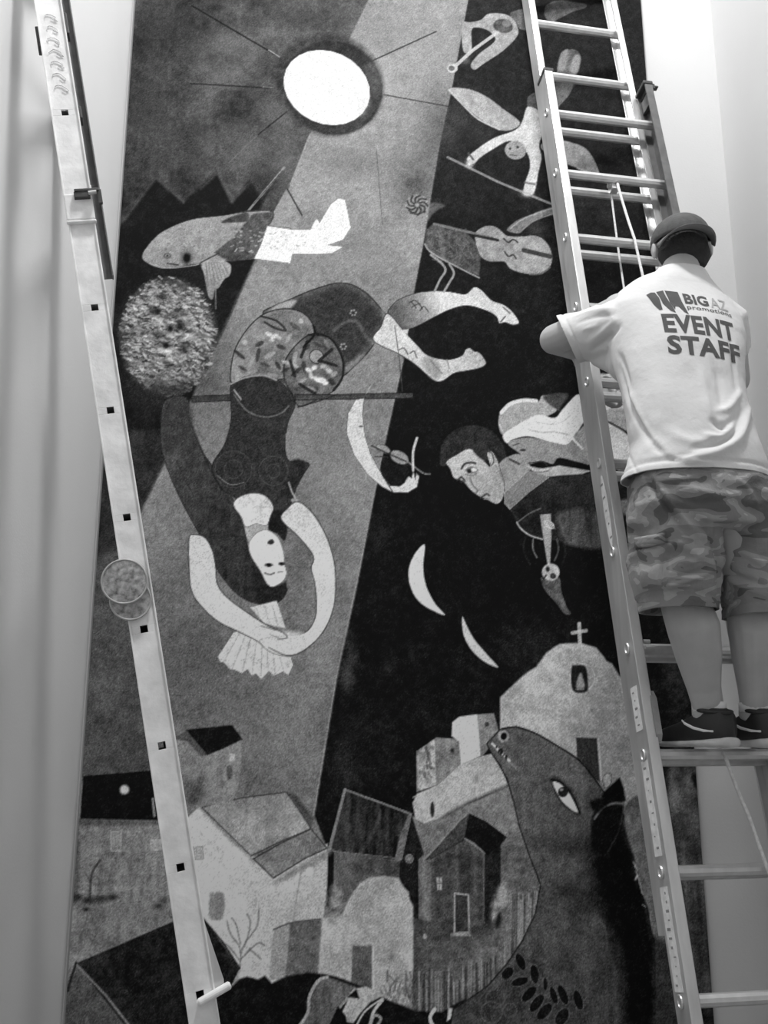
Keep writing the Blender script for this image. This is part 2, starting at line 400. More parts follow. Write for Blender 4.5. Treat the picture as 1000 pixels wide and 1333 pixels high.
def segdist(P, Q, X, Z):
    d = np.full(X.shape, 1e9)
    for (ax, az), (bx, bz) in zip(P, Q):
        vx, vz = bx-ax, bz-az; L = vx*vx+vz*vz + 1e-9
        t = np.clip(((X-ax)*vx + (Z-az)*vz)/L, 0, 1); d = np.minimum(d, (X-ax-t*vx)**2 + (Z-az-t*vz)**2)
    return np.sqrt(d)
def comp(sl, a, g):
    IMG[sl] = IMG[sl]*(1-a) + g*a
def grad(sl, g, X, Z):
    if not isinstance(g, tuple): return np.full(X.shape, float(g))
    g0, p0, g1, p1 = g; (ax, az), (bx, bz) = cv(p0), cv(p1); L = (bx-ax)**2+(bz-az)**2
    t = np.clip(((X-ax)*(bx-ax)+(Z-az)*(bz-az))/L, 0, 1); return g0 + (g1-g0)*t
def fill(pts, g, curve=True, soft=.8, tex=('fine', 6), a=1.0, rim=None, edge=None):
    """filled paint shape: g grey 0-255 or (g0,p0,g1,p1) blend; rim=(grey,width,strength) inner glow; edge=(grey,width) outline"""
    P = np.array([cv(p) for p in pts])
    if curve: P = smooth(P)
    sl = window(P, soft*3+2); X, Z = np.meshgrid(GX[sl[1]], GZ[sl[0]])
    if X.size == 0: return
    Q = np.roll(P, -1, 0); inside = np.zeros(X.shape, bool)
    for (ax, az), (bx, bz) in zip(P, Q):
        if az == bz: continue
        c = ((az > Z) != (bz > Z)) & (X < (bx-ax)*(Z-az)/(bz-az)+ax); inside ^= c
    d = segdist(P, Q, X, Z); sd = np.where(inside, -d, d)
    v = grad(sl, g, X, Z)
    for nm, am in (tex if isinstance(tex, list) else [tex]): v = v + NZ[nm][sl]*am
    if rim: v = v + (rim[0]-v)*np.exp(-(np.maximum(-sd, 0)/rim[1])**2)*rim[2]
    comp(sl, np.clip(.5 - sd/(2*soft), 0, 1)*a, v)
    if edge: comp(sl, np.clip(edge[1]/2+.5-np.abs(sd), 0, 1)*.85, edge[0])
def line(pts, g, wd=1.5, curve=True, a=.9, soft=.6, taper=False):
    P = np.array([cv(p) for p in pts]); P = smooth(P, False) if curve else P
    sl = window(P, wd+3); X, Z = np.meshgrid(GX[sl[1]], GZ[sl[0]])
    if X.size == 0: return
    comp(sl, np.clip((wd/2 - segdist(P[:-1], P[1:], X, Z))/(2*soft)+.5, 0, 1)*a, g)
def oval(cx, cy, rx, ry, g, rot=0, soft=.8, a=1.0, tex=('fine', 6), **k):
    r = math.radians(rot); pts = [(cx+rx*math.cos(t)*math.cos(r)-ry*math.sin(t)*math.sin(r), cy+rx*math.cos(t)*math.sin(r)+ry*math.sin(t)*math.cos(r)) for t in np.linspace(0, 2*math.pi, 25)[:-1]]
    fill(pts, g, curve=False, soft=soft, a=a, tex=tex, **k)
def cloud(cx, cy, rx, ry, g, a=.5, rot=0):
    """soft-edged dab"""
    P = np.array([cv((cx-rx*1.6, cy-ry*1.6)), cv((cx+rx*1.6, cy+ry*1.6)), cv((cx-rx*1.6, cy+ry*1.6)), cv((cx+rx*1.6, cy-ry*1.6))]); sl = window(P, 4)
    X, Z = np.meshgrid(GX[sl[1]], GZ[sl[0]])
    if X.size == 0: return
    c = cv((cx, cy)); ex = cv((cx+rx, cy))[0]-c[0]; ez = c[1]-cv((cx, cy+ry))[1]; r = math.radians(rot)
    u = ((X-c[0])*math.cos(r)-(Z-c[1])*math.sin(r))/ex; v = ((X-c[0])*math.sin(r)+(Z-c[1])*math.cos(r))/ez
    comp(sl, np.exp(-(u*u+v*v)*1.6)*a*np.clip(1+.5*N_MID[sl], .3, 1.4), g)
def dabs(n, reg, g0, g1, ln, wd, ang, seed=1, a=.8):
    """many small brush dabs inside region function/box"""
    r = random.Random(seed); x0, y0, x1, y1 = reg[:4]; k = 0
    while k < n:
        x, y = r.uniform(x0, x1), r.uniform(y0, y1)
        if len(reg) > 4 and not reg[4](x, y): continue
        k += 1; t = math.radians(ang + r.gauss(0, 25)); l = ln*r.uniform(.5, 1.3)/2
        line([(x-l*math.cos(t), y-l*math.sin(t)), (x+l*math.cos(t), y+l*math.sin(t))], r.uniform(g0, g1), wd*r.uniform(.6, 1.3), False, a)

# ---- sky fields
fill([(60, -40), (1000, -40), (1000, 1400), (60, 1400)], 100, False, tex=[('big', 9), ('mid', 5), ('fine', 5)])
fill([(60, -40), (489, -40), (455, 50), (425, 120), (375, 240), (348, 294), (330, 340), (249, 517), (212, 604), (180, 670), (120, 760), (60, 780)], (92, (300, 60), 62, (170, 500)), False, soft=1.5, tex=[('big', 20), ('mid', 14), ('strk', 4), ('fine', 8)])
for c in ((285, 85, 45, 55, 128, .6), (240, 40, 40, 40, 60, .6), (330, 60, 30, 30, 110, .4), (200, 140, 30, 60, 62, .5), (240, 200, 50, 40, 75, .4), (345, 130, 25, 40, 110, .5), (400, 25, 60, 18, 70, .6), (320, 180, 40, 30, 105, .5), (190, 30, 20, 60, 60, .5)): cloud(*c)
# the pale diagonal beam
BR = [(614, -20), (590, 110), (573, 190), (551, 322), (540, 379), (526, 470), (502, 577), (489, 642), (466, 760), (440, 880), (410, 1062)]
fill([(489, -20), (455, 50), (440, 110), (400, 180), (378, 240), (348, 294), (331, 337), (299, 417), (249, 517), (214, 606), (184, 665), (150, 760), (90, 800), (90, 1120), (400, 1120)] + BR[::-1], (170, (500, 120), 98, (330, 900)), False, soft=1.2, tex=[('big', 11), ('mid', 9), ('fine', 8)])
fill([(400, 175), (375, 142), (300, 212), (330, 262), (372, 250), (378, 240)], 96, False, soft=2, tex=[('mid', 12), ('fine', 6)])
for c in ((560, 110, 60, 60, 178, .5), (500, 40, 60, 40, 150, .4), (560, 60, 40, 60, 170, .4), (470, 215, 40, 22, 112, .6), (535, 150, 18, 18, 195, .4), (520, 230, 40, 40, 165, .4), (455, 185, 50, 10, 170, .5, 25), (430, 205, 60, 30, 125, .4), (480, 320, 40, 40, 130, .5),
          (330, 560, 60, 60, 130, .3), (430, 580, 40, 60, 112, .5), (440, 620, 50, 50, 128, .5), (300, 930, 120, 60, 92, .6), (370, 960, 60, 60, 108, .6), (450, 700, 30, 50, 104, .4), (430, 820, 30, 60, 112, .5), (250, 850, 60, 60, 78, .6), (200, 870, 50, 60, 84, .5),
          (150, 950, 50, 60, 70, .6), (230, 640, 30, 40, 112, .4), (390, 720, 15, 60, 90, .5), (330, 990, 90, 30, 100, .5), (160, 900, 60, 80, 76, .5), (400, 900, 30, 25, 125, .4), (220, 760, 30, 50, 88, .5)): cloud(*c)
# lower-left dark flank beside the pale beam
fill([(60, 500), (249, 517), (213, 604), (182, 668), (150, 762), (110, 860), (60, 900)], 44, False, soft=2.5, tex=[('mid', 8), ('fine', 5)])
fill([(60, 760), (170, 700), (184, 720), (200, 860), (210, 1010), (60, 1010)], 72, False, soft=8, tex=[('mid', 8), ('fine', 5)])
# right-hand night
fill(BR[:-1] + [(410, 1062), (428, 1110), (540, 1200), (960, 1200), (960, -40), (614, -40)], (46, (700, 40), 17, (600, 640)), False, soft=1.0, tex=[('mid', 5), ('fine', 6)])
line(BR, 40, 1.5, False, .6); line([(x-2, y) for x, y in BR[5:]], 150, 1.6, False, .5)
for c in ((590, 165, 50, 60, 75, .6), (570, 150, 20, 50, 95, .5), (545, 240, 40, 50, 55, .5), (780, 270, 30, 30, 75, .6), (640, 640, 80, 60, 8, .7), (500, 700, 20, 40, 40, .6), (455, 870, 16, 50, 70, .7), (505, 870, 14, 16, 50, .5), (470, 950, 40, 40, 28, .5), (640, 500, 60, 60, 14, .6), (700, 760, 80, 60, 8, .6), (450, 1000, 20, 40, 55, .6), (610, 720, 40, 40, 24, .4)): cloud(*c)

# ---- the zigzag dark around the fish, rays, sun
fill([(150, 300), (203, 230), (239, 263), (282, 224), (302, 263), (325, 236), (341, 259), (350, 248), (330, 290), (352, 300), (331, 340), (290, 430), (250, 516), (220, 560), (150, 560), (140, 400)], 26, False, soft=3, tex=[('mid', 8), ('fine', 6)])
for p in ([(160, 288), (203, 231), (239, 263)], [(262, 245), (284, 225), (302, 263), (327, 236)]): line(p, 105, 5, False, .5, 2)
cloud(340, 240, 28, 22, 40, .8)
for p, g, wd in (([(250, 8), (362, 73)], 22, 2.2), ([(350, 65), (364, 74)], 200, 1.6), ([(248, 109), (364, 115)], 35, 2), ([(342, 113), (364, 115)], 170, 1), ([(376, 143), (335, 176)], 40, 2), ([(335, 176), (298, 212)], 120, 1.6), ([(404, 174), (378, 240)], 175, 1.6),
                 ([(470, 86), (484, 79)], 180, 2), ([(484, 79), (568, 41)], 50, 2), ([(500, 123), (585, 139)], 60, 1.8), ([(490, 195), (498, 292)], 95, 1), ([(370, 218), (322, 276)], 165, 3), ([(368, 222), (330, 266)], 60, 1.2)): line(p, g, wd, False)
oval(428, 110, 72, 66, 66, 25, soft=5, tex=[('mid', 14), ('fine', 8)], a=.8)
oval(434, 114, 65, 61, 58, 25, soft=1.6, tex=[('mid', 10), ('fine', 8)])
fill([(474, 92), (487, 80), (497, 105), (492, 130)], 120, soft=4, a=.5)
oval(425.5, 113.5, 58.5, 47.5, 262, 24, soft=.9, tex=('fine', 3), edge=(35, .8))
cloud(470, 140, 14, 18, 235, .5)

# ---- the fish
FB = [(185, 332), (199, 312), (216, 299), (249, 286), (289, 281), (322, 276), (355, 276), (350, 294), (381, 299), (380, 330), (331, 337), (298, 340), (262, 343), (216, 349), (193, 343)]
fill([(355, 278), (373, 246), (394, 281), (385, 300), (350, 294)], 158, False, tex=[('mid', 10), ('fine', 8)]); line([(374, 246), (383, 262), (393, 280)], 45, 2)
fill([(286, 290), (300, 280), (325, 274), (356, 276), (345, 297), (300, 300)], 62, soft=1)
fill(FB, (172, (200, 330), 160, (300, 290)), tex=[('mid', 12), ('fine', 12)], edge=(60, .8))
fill([(279, 329), (305, 308), (330, 278), (356, 276), (350, 294), (345, 312), (331, 337), (298, 341)], 88, False, soft=1.2, tex=[('mid', 12), ('fine', 12)])
fill([(288, 290), (302, 282), (322, 277), (322, 288), (300, 290)], 82, soft=1, tex=('fine', 16))
dabs(26, (300, 300, 345, 330), 160, 200, 3, 1.8, 0, 3); dabs(40, (215, 295, 320, 330), 90, 130, 2, 1.4, 0, 4, .6)
fill([(348, 294), (381, 299), (404, 299), (409, 288), (413, 284), (416, 290), (430, 266), (440, 258), (449, 259), (452, 271), (457, 296), (447, 312), (427, 319), (448, 321), (432, 330), (407, 331), (381, 331), (378, 343), (331, 337), (340, 318)], 250, False, tex=('fine', 5), edge=(110, .6))
dabs(26, (350, 300, 400, 325), 130, 200, 2, 1.6, 0, 5, .6)
fill([(262, 343), (275, 334), (298, 343), (301, 352), (298, 360), (292, 364), (285, 375), (280, 378), (277, 390), (271, 385), (266, 358)], 178, tex=[('strk', 18), ('fine', 8)])
for i in range(7): line([(268+i*3.5, 342), (271+i*4.6, 372-i*2.2)], 95, 1, False, .6)
line([(195, 343), (216, 349), (250, 346), (262, 343)], 215, 1.8); line([(262, 346), (262, 342), (285, 330)], 60, 2)
oval(218, 333, 5, 4, 110, tex=('fine', 3)); oval(218, 333, 3, 2.4, 165); oval(218, 333, 1.4, 1.2, 40)
cloud(243, 336, 7, 9, 12, 1); line([(218, 343), (232, 345)], 45, 2); line([(281, 375), (281, 402)], 165, 1.6, False)

# ---- the puff of blossom
cloud(220, 440, 80, 100, 38, .9)
oval(219, 438, 60, 72, 120, soft=9, tex=[('mid', 22), ('hor', 24)], a=.95)
def puff(x, y): return ((x-219)/62)**2+((y-438)/78)**2 < 1
dabs(700, (155, 360, 285, 520, puff), 130, 225, 6, 2.0, 15, 8, .55); dabs(520, (155, 360, 285, 520, puff), 35, 120, 5, 2.0, 12, 9, .55); dabs(420, (165, 370, 275, 505, puff), 170, 240, 4.5, 2.0, 20, 12, .6); dabs(130, (165, 370, 275, 505, puff), 20, 60, 4.5, 2.2, 5, 13, .6)
for x, y, r in ((230, 408, 9), (235, 425, 8), (222, 428, 6), (240, 455, 8), (205, 405, 6), (216, 450, 6)): cloud(x, y, r, r, 28, .8)
for k_ in range(26):
    a_, q_ = RNG.uniform(0, 6.28), RNG.uniform(.2, .95); cloud(219+56*q_*math.cos(a_), 438+72*q_*math.sin(a_), RNG.uniform(4, 10), RNG.uniform(3, 7), RNG.choice([30, 45, 235, 225, 60]), .55)
cloud(222, 505, 60, 22, 45, .7)

# ---- the tumbling woman
HAIR = [(215, 522), (243, 518), (247, 545), (262, 585), (290, 625), (308, 660), (318, 690), (325, 720), (337, 742), (348, 762), (372, 764), (371, 775), (360, 785), (340, 787), (312, 776), (285, 745), (262, 700), (235, 650), (214, 598), (209, 560)]
fill(HAIR, (70, (240, 560), 40, (340, 780)), tex=[('mid', 8), ('strk', 7), ('fine', 5)], edge=(30, 1))
line([(230, 600), (262, 665), (300, 730), (335, 765)], 45, 2, a=.5); line([(249, 550), (272, 608), (300, 655)], 40, 2.5, a=.6); line([(247, 545), (284, 615), (308, 655)], 115, 1, a=.5)
fill([(215, 528), (243, 520), (250, 560), (215, 590)], 58, soft=4, a=.8)
SK = [(344, 411), (358, 398), (375, 391), (408, 377), (445, 368), (474, 379), (497, 403), (505, 417), (497, 432), (481, 456), (461, 477), (444, 489), (430, 470), (400, 440)]
fill(SK, 58, tex=('fine', 7), rim=(150, 7, .35), edge=(28, 1.5))
fill([(344, 413), (362, 396), (386, 391), (374, 404)], 175, soft=2, a=.9, tex=('mid', 20)); fill([(497, 403), (505, 414), (503, 428), (492, 446), (486, 444), (499, 425)], 150, soft=2, a=.7); fill([(444, 486), (452, 474), (476, 458), (462, 477)], 140, soft=2.5, a=.7)
line([(435, 430), (450, 419), (465, 419), (476, 437), (490, 450)], 125, 4, a=.5, soft=2)
for x, y in ((460, 407), (447, 451), (332, 495), (360, 569)): 
    for t in range(6): oval(x+3.5*math.cos(t), y+3.5*math.sin(t), 1.1, 1.1, 175)
TORSO = [(301, 500), (319, 491), (342, 489), (362, 495), (379, 512), (384, 528), (375, 550), (371, 581), (377, 600), (402, 603), (395, 617), (385, 637), (377, 660), (365, 682), (330, 682), (308, 650), (289, 636), (276, 608), (293, 578), (301, 545)]
fill(TORSO, 50, tex=('fine', 6), edge=(30, 1.2))
fill([(380, 600), (402, 603), (396, 615), (386, 632), (378, 650), (372, 640)], 42, soft=1.5)
A1 = [(301, 498), (302, 472), (309, 449), (326, 424), (346, 408), (372, 402), (395, 408), (408, 424), (408, 440), (390, 453), (375, 465), (372, 490), (360, 494), (342, 489), (319, 491)]
fill(A1, 122, tex=[('mid', 18), ('fine', 9)], edge=(30, 1.6), rim=(160, 4, .4))
A2 = [(402, 436), (428, 439), (444, 462), (447, 487), (436, 507), (415, 519), (390, 529), (380, 512), (370, 492), (374, 464)]
fill(A2, 104, tex=[('mid', 26), ('fine', 10)], edge=(28, 1.6))
def inA(x, y): return ((x-355)/48)**2+((y-450)/44)**2 < 1 or ((x-410)/36)**2+((y-482)/40)**2 < 1
for x, y, l, wd_, t_, g in ((312, 462, 9, 2.5, 40, 45), (322, 455, 6, 2.5, 70, 150), (328, 470, 7, 2.5, 110, 160), (316, 480, 7, 2, 30, 60), (338, 448, 6, 3, -30, 55), (336, 462, 9, 2.6, 100, 50), (345, 475, 7, 2.4, 20, 70), (352, 462, 8, 3, 150, 165), (366, 452, 7, 3, 20, 60), (376, 440, 7, 2.6, 120, 165), (384, 425, 9, 3, 35, 80), (392, 418, 3, 3, 0, 190),
        (362, 476, 6, 2.6, 60, 45), (372, 482, 6, 2.4, 150, 50), (378, 474, 12, 3, 20, 172), (384, 466, 9, 3, 100, 165), (386, 484, 9, 2.4, -40, 55), (396, 478, 8, 3, 80, 60), (394, 496, 6, 2.4, 150, 160), (404, 506, 8, 2.6, 20, 150), (420, 508, 8, 2.6, -30, 120), (432, 497, 5, 4, 40, 50), (425, 447, 6, 2.4, 60, 130), (436, 470, 6, 2, 90, 90), (355, 488, 7, 2.2, 10, 155), (368, 496, 5, 2.2, 30, 60), (330, 484, 6, 2, -20, 150), (319, 446, 3.5, 3.5, 0, 185), (400, 452, 5, 2.4, 130, 60), (414, 449, 6, 2.4, 30, 60)): oval(x, y, l, wd_, g, t_, soft=1, a=.85)
line([(340, 412), (360, 418), (372, 430), (360, 428), (345, 420)], 45, 3); line([(301, 500), (319, 492), (342, 489), (360, 495)], 175, 2.2, a=.8)
for x, y, r, t_, g in ((402, 482, 5, 30, 225), (409, 479, 5, -30, 215), (405, 489, 5, 70, 200), (418, 495, 7, 10, 225), (411, 493, 4, 50, 205), (424, 499, 4, -20, 210), (428, 482, 6, 40, 170), (435, 487, 5, -40, 160), (422, 477, 5, 0, 160), (350, 435, 5, 20, 205), (357, 438, 5, -20, 215), (363, 440, 4, 30, 185), (354, 443, 4, 0, 190)): oval(x, y, r, r*.55, g, t_, soft=1.1, tex=('fine', 24))
oval(412, 464, 9, 9, 150, soft=1, edge=(30, 1.2)); 
for p in ([(415, 470), (432, 455)], [(418, 470), (438, 476)], [(400, 445), (392, 465)], [(384, 490), (378, 470)], [(390, 500), (410, 512)]): line(p, 32, 4, False, .85)
line([(408, 424), (409, 436), (395, 452)], 22, 3); line([(402, 436), (428, 439), (445, 464), (446, 490), (434, 508)], 30, 3)
line([(305, 514), (322, 535), (345, 543), (366, 538), (376, 528)], 135, 2, a=.6); line([(305, 508), (314, 520)], 190, 1.6)
for x, y, r in ((304, 611, 24), (304, 611, 12), (356, 613, 19), (356, 613, 9)): oval(x, y, r, r, 52, a=.01, edge=(72, 1.4))
line([(283, 619), (300, 631), (318, 628)], 125, 1.2); line([(373, 566), (374, 585), (377, 598)], 130, 3, a=.6); line([(376, 628), (380, 640), (385, 652), (375, 662)], 165, 2)
for x in (381, 387): oval(x, 651, 2, 2, 150)
# lace collar, neck, face
fill([(346, 670), (369, 665), (374, 690), (370, 704), (360, 694), (350, 690)], 32, soft=1)
fill([(320, 682), (347, 680), (346, 695), (334, 702), (325, 708)], 165, tex=('mid', 10))
fill([(304, 657), (312, 647), (329, 642), (346, 646), (356, 660), (352, 672), (347, 684), (333, 682), (320, 686), (314, 673)], 208, tex=[('fine', 34)], edge=(70, .8))
fill([(324, 708), (334, 694), (348, 690), (362, 700), (369, 718), (370, 732), (373, 746), (368, 757), (354, 764), (345, 757), (337, 740), (327, 724)], 224, tex=('fine', 6), edge=(90, .8))
fill([(348, 707), (351, 703), (355, 702), (357, 706), (353, 709)], 45, soft=.8); oval(350, 735.5, 6, 2.4, 95); oval(350, 735.5, 3, 2.6, 20); oval(367, 734, 4.5, 2.4, 60); oval(367, 734, 2, 1.8, 25); line([(345, 746), (351, 748), (357, 746)], 75, 2); line([(362, 745), (368, 744)], 95, 1.6); line([(361, 716), (364, 728)], 180, 1.4, a=.5)
fill([(337, 742), (348, 760), (356, 765), (368, 759), (373, 757), (371, 773), (360, 784), (345, 782), (332, 765)], 36, soft=1.5)
# fan hem between the forearms
fill([(326, 791), (340, 787), (360, 782), (366, 800), (372, 818), (345, 812)], 190, False, tex=('fine', 12))
fill([(304, 823), (283, 855), (287, 862), (292, 863), (298, 871), (305, 872), (315, 877), (322, 872), (328, 880), (333, 877), (340, 885), (347, 878), (350, 874), (357, 880), (368, 875), (376, 879), (382, 866), (379, 855), (360, 840), (335, 815)], 190, False, tex=[('fine', 20)], edge=(75, .8))
for i, (a0, b0) in enumerate(zip(((312, 824), (320, 826), (327, 828), (334, 834), (341, 842), (348, 846), (356, 850), (364, 853)), ((291, 862), (302, 872), (315, 876), (328, 879), (340, 884), (349, 875), (358, 878), (370, 876)))): line([a0, b0], 135, 1.4, False, .7)
for a0, b0 in (((335, 793), (338, 812)), ((345, 790), (352, 814)), ((354, 787), (362, 814))): line([a0, b0], 145, 1.4, False, .7)
# arms
fill([(246, 701), (253, 696), (267, 700), (277, 718), (281, 740), (283, 760), (295, 777), (320, 796), (346, 813), (368, 823), (377, 833), (360, 842), (345, 842), (334, 834), (312, 823), (284, 809), (262, 789), (249, 768), (246, 735)], 196, tex=[('mid', 6), ('fine', 6)], edge=(45, 1.4))
fill([(366, 676), (374, 662), (388, 653), (407, 668), (424, 696), (434, 726), (437, 754), (435, 788), (424, 817), (407, 838), (385, 852), (365, 853), (348, 846), (338, 834), (350, 830), (368, 828), (396, 824), (409, 808), (412, 788), (410, 760), (405, 740), (408, 724), (390, 700)], 202, tex=[('mid', 6), ('fine', 6)], edge=(45, 1.4))
fill([(334, 826), (360, 822), (380, 822), (396, 825), (398, 838), (370, 852), (348, 846)], 190, soft=3, a=.8); line([(340, 815), (365, 822), (374, 830), (362, 832)], 90, 1.4); line([(352, 826), (368, 833)], 120, 1.2); line([(350, 843), (372, 853), (390, 851)], 75, 1.4)

# ---- trapeze bar and legs
fill([(249, 516), (300, 514), (300, 522), (250, 524)], 60, False, edge=(25, 1)); fill([(384, 514), (415, 514), (538, 511), (538, 518), (415, 520), (384, 521)], 70, False, edge=(25, 1.2))
line([(388, 530), (415, 522), (440, 513)], 35, 1.6)
fill([(505, 408), (512, 396), (521, 389), (544, 381), (565, 379), (586, 380), (606, 383), (617, 374), (627, 378), (640, 391), (656, 397), (668, 407), (676, 420), (668, 423), (658, 420), (650, 421), (646, 412), (632, 404), (608, 398), (586, 403), (565, 413), (544, 424), (530, 428), (515, 422)], (96, (522, 415), 218, (575, 395)), tex=[('mid', 8), ('fine', 8)], edge=(40, 1))
for p in ([(533, 394), (540, 391), (547, 396)], [(536, 400), (545, 396), (550, 402)], [(547, 404), (552, 399), (558, 406)], [(536, 393), (542, 401)], [(655, 400), (664, 408)], [(652, 419), (658, 412)]): line(p, 60, 1.5)
fill([(486, 443), (496, 425), (505, 408), (526, 431), (544, 450), (558, 463), (583, 468), (601, 463), (606, 455), (612, 453), (617, 457), (622, 458), (628, 463), (633, 473), (625, 479), (606, 483), (591, 486), (578, 495), (567, 496), (554, 486), (539, 473), (518, 460)], (206, (530, 450), 190, (600, 475)), tex=[('mid', 8), ('fine', 8)], edge=(40, 1.2))
fill([(550, 468), (562, 466), (574, 480), (570, 493), (560, 490)], 140, soft=3, a=.8); line([(560, 468), (568, 478), (576, 486)], 110, 1.4); line([(582, 468), (585, 480)], 130, 1.6)
for p in ([(520, 455), (526, 453), (531, 461)], [(534, 460), (539, 457), (543, 466)]): line(p, 70, 1.5)
for p in ([(612, 461), (616, 458)], [(618, 465), (622, 461)], [(624, 470), (629, 467)]): line(p, 130, 1)
line([(514, 424), (519, 460), (524, 509)], 70, 1.2, False); fill([(524, 430), (532, 428), (530, 436)], 210, False)

# ---- crescent with the little fiddle
fill([(474, 518), (463, 520), (453, 538), (451, 564), (461, 592), (478, 617), (497, 633), (512, 641), (531, 641), (543, 634), (546, 620), (542, 616), (541, 624), (538, 612), (536, 622), (529, 618), (527, 628), (520, 633), (508, 632), (497, 617), (483, 592), (475, 566), (472, 540)], 204, False, tex=('fine', 8), edge=(60, .7))
fill([(478, 511), (484, 500), (476, 513)], 190, False); oval(470, 555, 2.4, 1, 50); line([(497, 617), (512, 641)], 30, 1.4)
fill([(500, 596), (514, 602), (535, 600), (536, 612), (527, 626), (512, 632), (500, 620), (496, 606)], 26, soft=1)
oval(499, 584, 10, 5, 140, 25, edge=(60, .7)); oval(520, 595, 13, 8, 145, 28, edge=(60, .7)); line([(484, 580), (505, 590), (530, 601)], 45, 2, False); line([(488, 594), (505, 595)], 50, 1.6, False); line([(530, 600), (550, 615), (560, 617)], 130, 2); line([(543, 570), (538, 588), (538, 612)], 215, 3.2)

# ---- trumpet angel (top)
fill([(602, 31), (612, 29), (626, 26), (636, 18), (655, 18), (668, 24), (674, 36), (674, 46), (664, 58), (650, 70), (630, 83), (618, 91), (613, 84), (624, 70), (640, 58), (645, 50), (636, 40), (622, 36), (614, 40), (614, 66), (603, 66)], 192, tex=[('mid', 12), ('fine', 16)])
fill([(664, 18), (678, 12), (692, 14), (694, 38), (678, 38), (672, 30)], 118, tex=('fine', 12)); oval(655, 34, 13, 9, 95, 10, tex=('fine', 22)); oval(660, 30, 6, 5, 140)
line([(592, 87), (615, 66), (648, 42)], 228, 5, False); oval(589, 89, 7, 6, 228); oval(588, 89, 4, 3.4, 120); cloud(606, 78, 8, 7, 210, .9)
fill([(709, 18), (712, 6), (728, 0), (752, 3), (763, 5), (762, 10), (746, 15), (728, 24), (716, 30)], 122, tex=[('mid', 15), ('fine', 12)])
# ---- staff angel
fill([(583, 116), (609, 116), (633, 126), (656, 143), (677, 160), (664, 170), (646, 168), (619, 151), (599, 132)], 188, tex=[('strk', 8), ('fine', 12)], edge=(120, .8)); line([(585, 118), (600, 134), (622, 155), (650, 169)], 225, 2.2)
fill([(704, 192), (715, 182), (738, 184), (762, 193), (775, 211), (779, 229), (752, 219), (725, 208)], 166, tex=[('strk', 12), ('fine', 12)]); line([(752, 219), (779, 229)], 215, 2)
fill([(688, 142), (688, 126), (704, 118), (720, 120), (726, 88), (731, 68), (742, 64), (752, 66), (756, 76), (752, 92), (744, 118), (734, 132), (715, 150), (704, 147)], 110, tex=[('mid', 14), ('fine', 10)]); fill([(726, 90), (731, 70), (740, 65), (736, 90)], 165, soft=1.5); fill([(742, 92), (748, 72), (756, 74), (752, 94)], 175, soft=1.5)
fill([(687, 139), (704, 147), (709, 166), (702, 188), (705, 205), (701, 225), (695, 252), (682, 254), (683, 240), (690, 218), (687, 201), (677, 192), (663, 184), (643, 194), (626, 205), (616, 214), (608, 207), (619, 196), (643, 180), (670, 170), (680, 158)], 226, tex=[('mid', 10), ('fine', 12)], edge=(110, .6))
oval(671, 196, 14, 12, 172, 10, tex=('fine', 14)); oval(664, 194, 1.6, 1.6, 60); oval(674, 192, 1.6, 1.6, 60); line([(664, 202), (672, 203)], 90, 1.4)
line([(583, 205), (650, 238), (721, 267)], 160, 3.4, False); cloud(611, 213, 7, 7, 210, 1); cloud(687, 252, 9, 6, 210, 1); line([(610, 200), (616, 208)], 90, 3); line([(683, 238), (696, 240)], 120, 3)
# ---- blossom-headed fiddler
fill([(534, 270), (552, 270), (563, 264), (579, 268), (568, 275), (556, 290), (551, 318), (540, 330), (532, 300)], (178, (540, 280), 150, (560, 320)), soft=2, a=.5, tex=('mid', 8)); fill([(560, 266), (579, 268), (566, 274)], 92, False)
oval(543, 267, 15, 14, 150, tex=('fine', 10))
for t in range(9): 
    q = t*2*math.pi/9; line([(543+4*math.cos(q), 267+4*math.sin(q)), (543+10*math.cos(q+.3), 267+9*math.sin(q+.3)), (543+14*math.cos(q+.8), 267+13*math.sin(q+.8))], 62, 2.6)
line([(532, 274), (543, 279), (553, 275)], 60, 2)
fill([(554, 300), (566, 290), (585, 294), (606, 302), (620, 316), (626, 336), (624, 360), (606, 352), (585, 342), (563, 332), (553, 318)], 84, False, soft=1.2, tex=[('strk', 16), ('fine', 16)]); dabs(60, (560, 298, 620, 345), 100, 140, 8, 1.8, 40, 31, .5); line([(624, 362), (600, 350), (563, 330), (553, 318)], 190, 1.8)
line([(561, 332), (574, 342), (580, 352), (573, 364), (566, 379)], 172, 3); line([(585, 344), (591, 356), (585, 368), (578, 380)], 172, 3)
fill([(660, 300), (672, 288), (690, 280), (711, 272), (724, 268), (724, 278), (703, 284), (685, 296), (676, 304)], 128, tex=[('strk', 14), ('fine', 14)]); line([(664, 298), (684, 284), (720, 271)], 185, 1.6); line([(680, 300), (695, 288), (722, 278)], 170, 1.4); cloud(700, 300, 20, 12, 70, .5)
fill([(618, 306), (628, 296), (640, 294), (651, 299), (660, 307), (677, 308), (698, 307), (712, 316), (719, 332), (716, 348), (700, 357), (680, 356), (664, 350), (656, 341), (638, 341), (624, 332)], 168, tex=[('mid', 12), ('fine', 14)], edge=(50, 1))
line([(565, 292), (600, 300), (642, 310)], 130, 3.6, False); line([(618, 307), (648, 313)], 38, 4, False); line([(682, 326), (716, 334)], 58, 6.5, False)
for p in ([(656, 311), (662, 316), (668, 312), (674, 316)], [(657, 328), (662, 334), (668, 332), (672, 337)]): line(p, 40, 2)
line([(690, 357), (705, 356), (716, 348)], 120, 2.5)

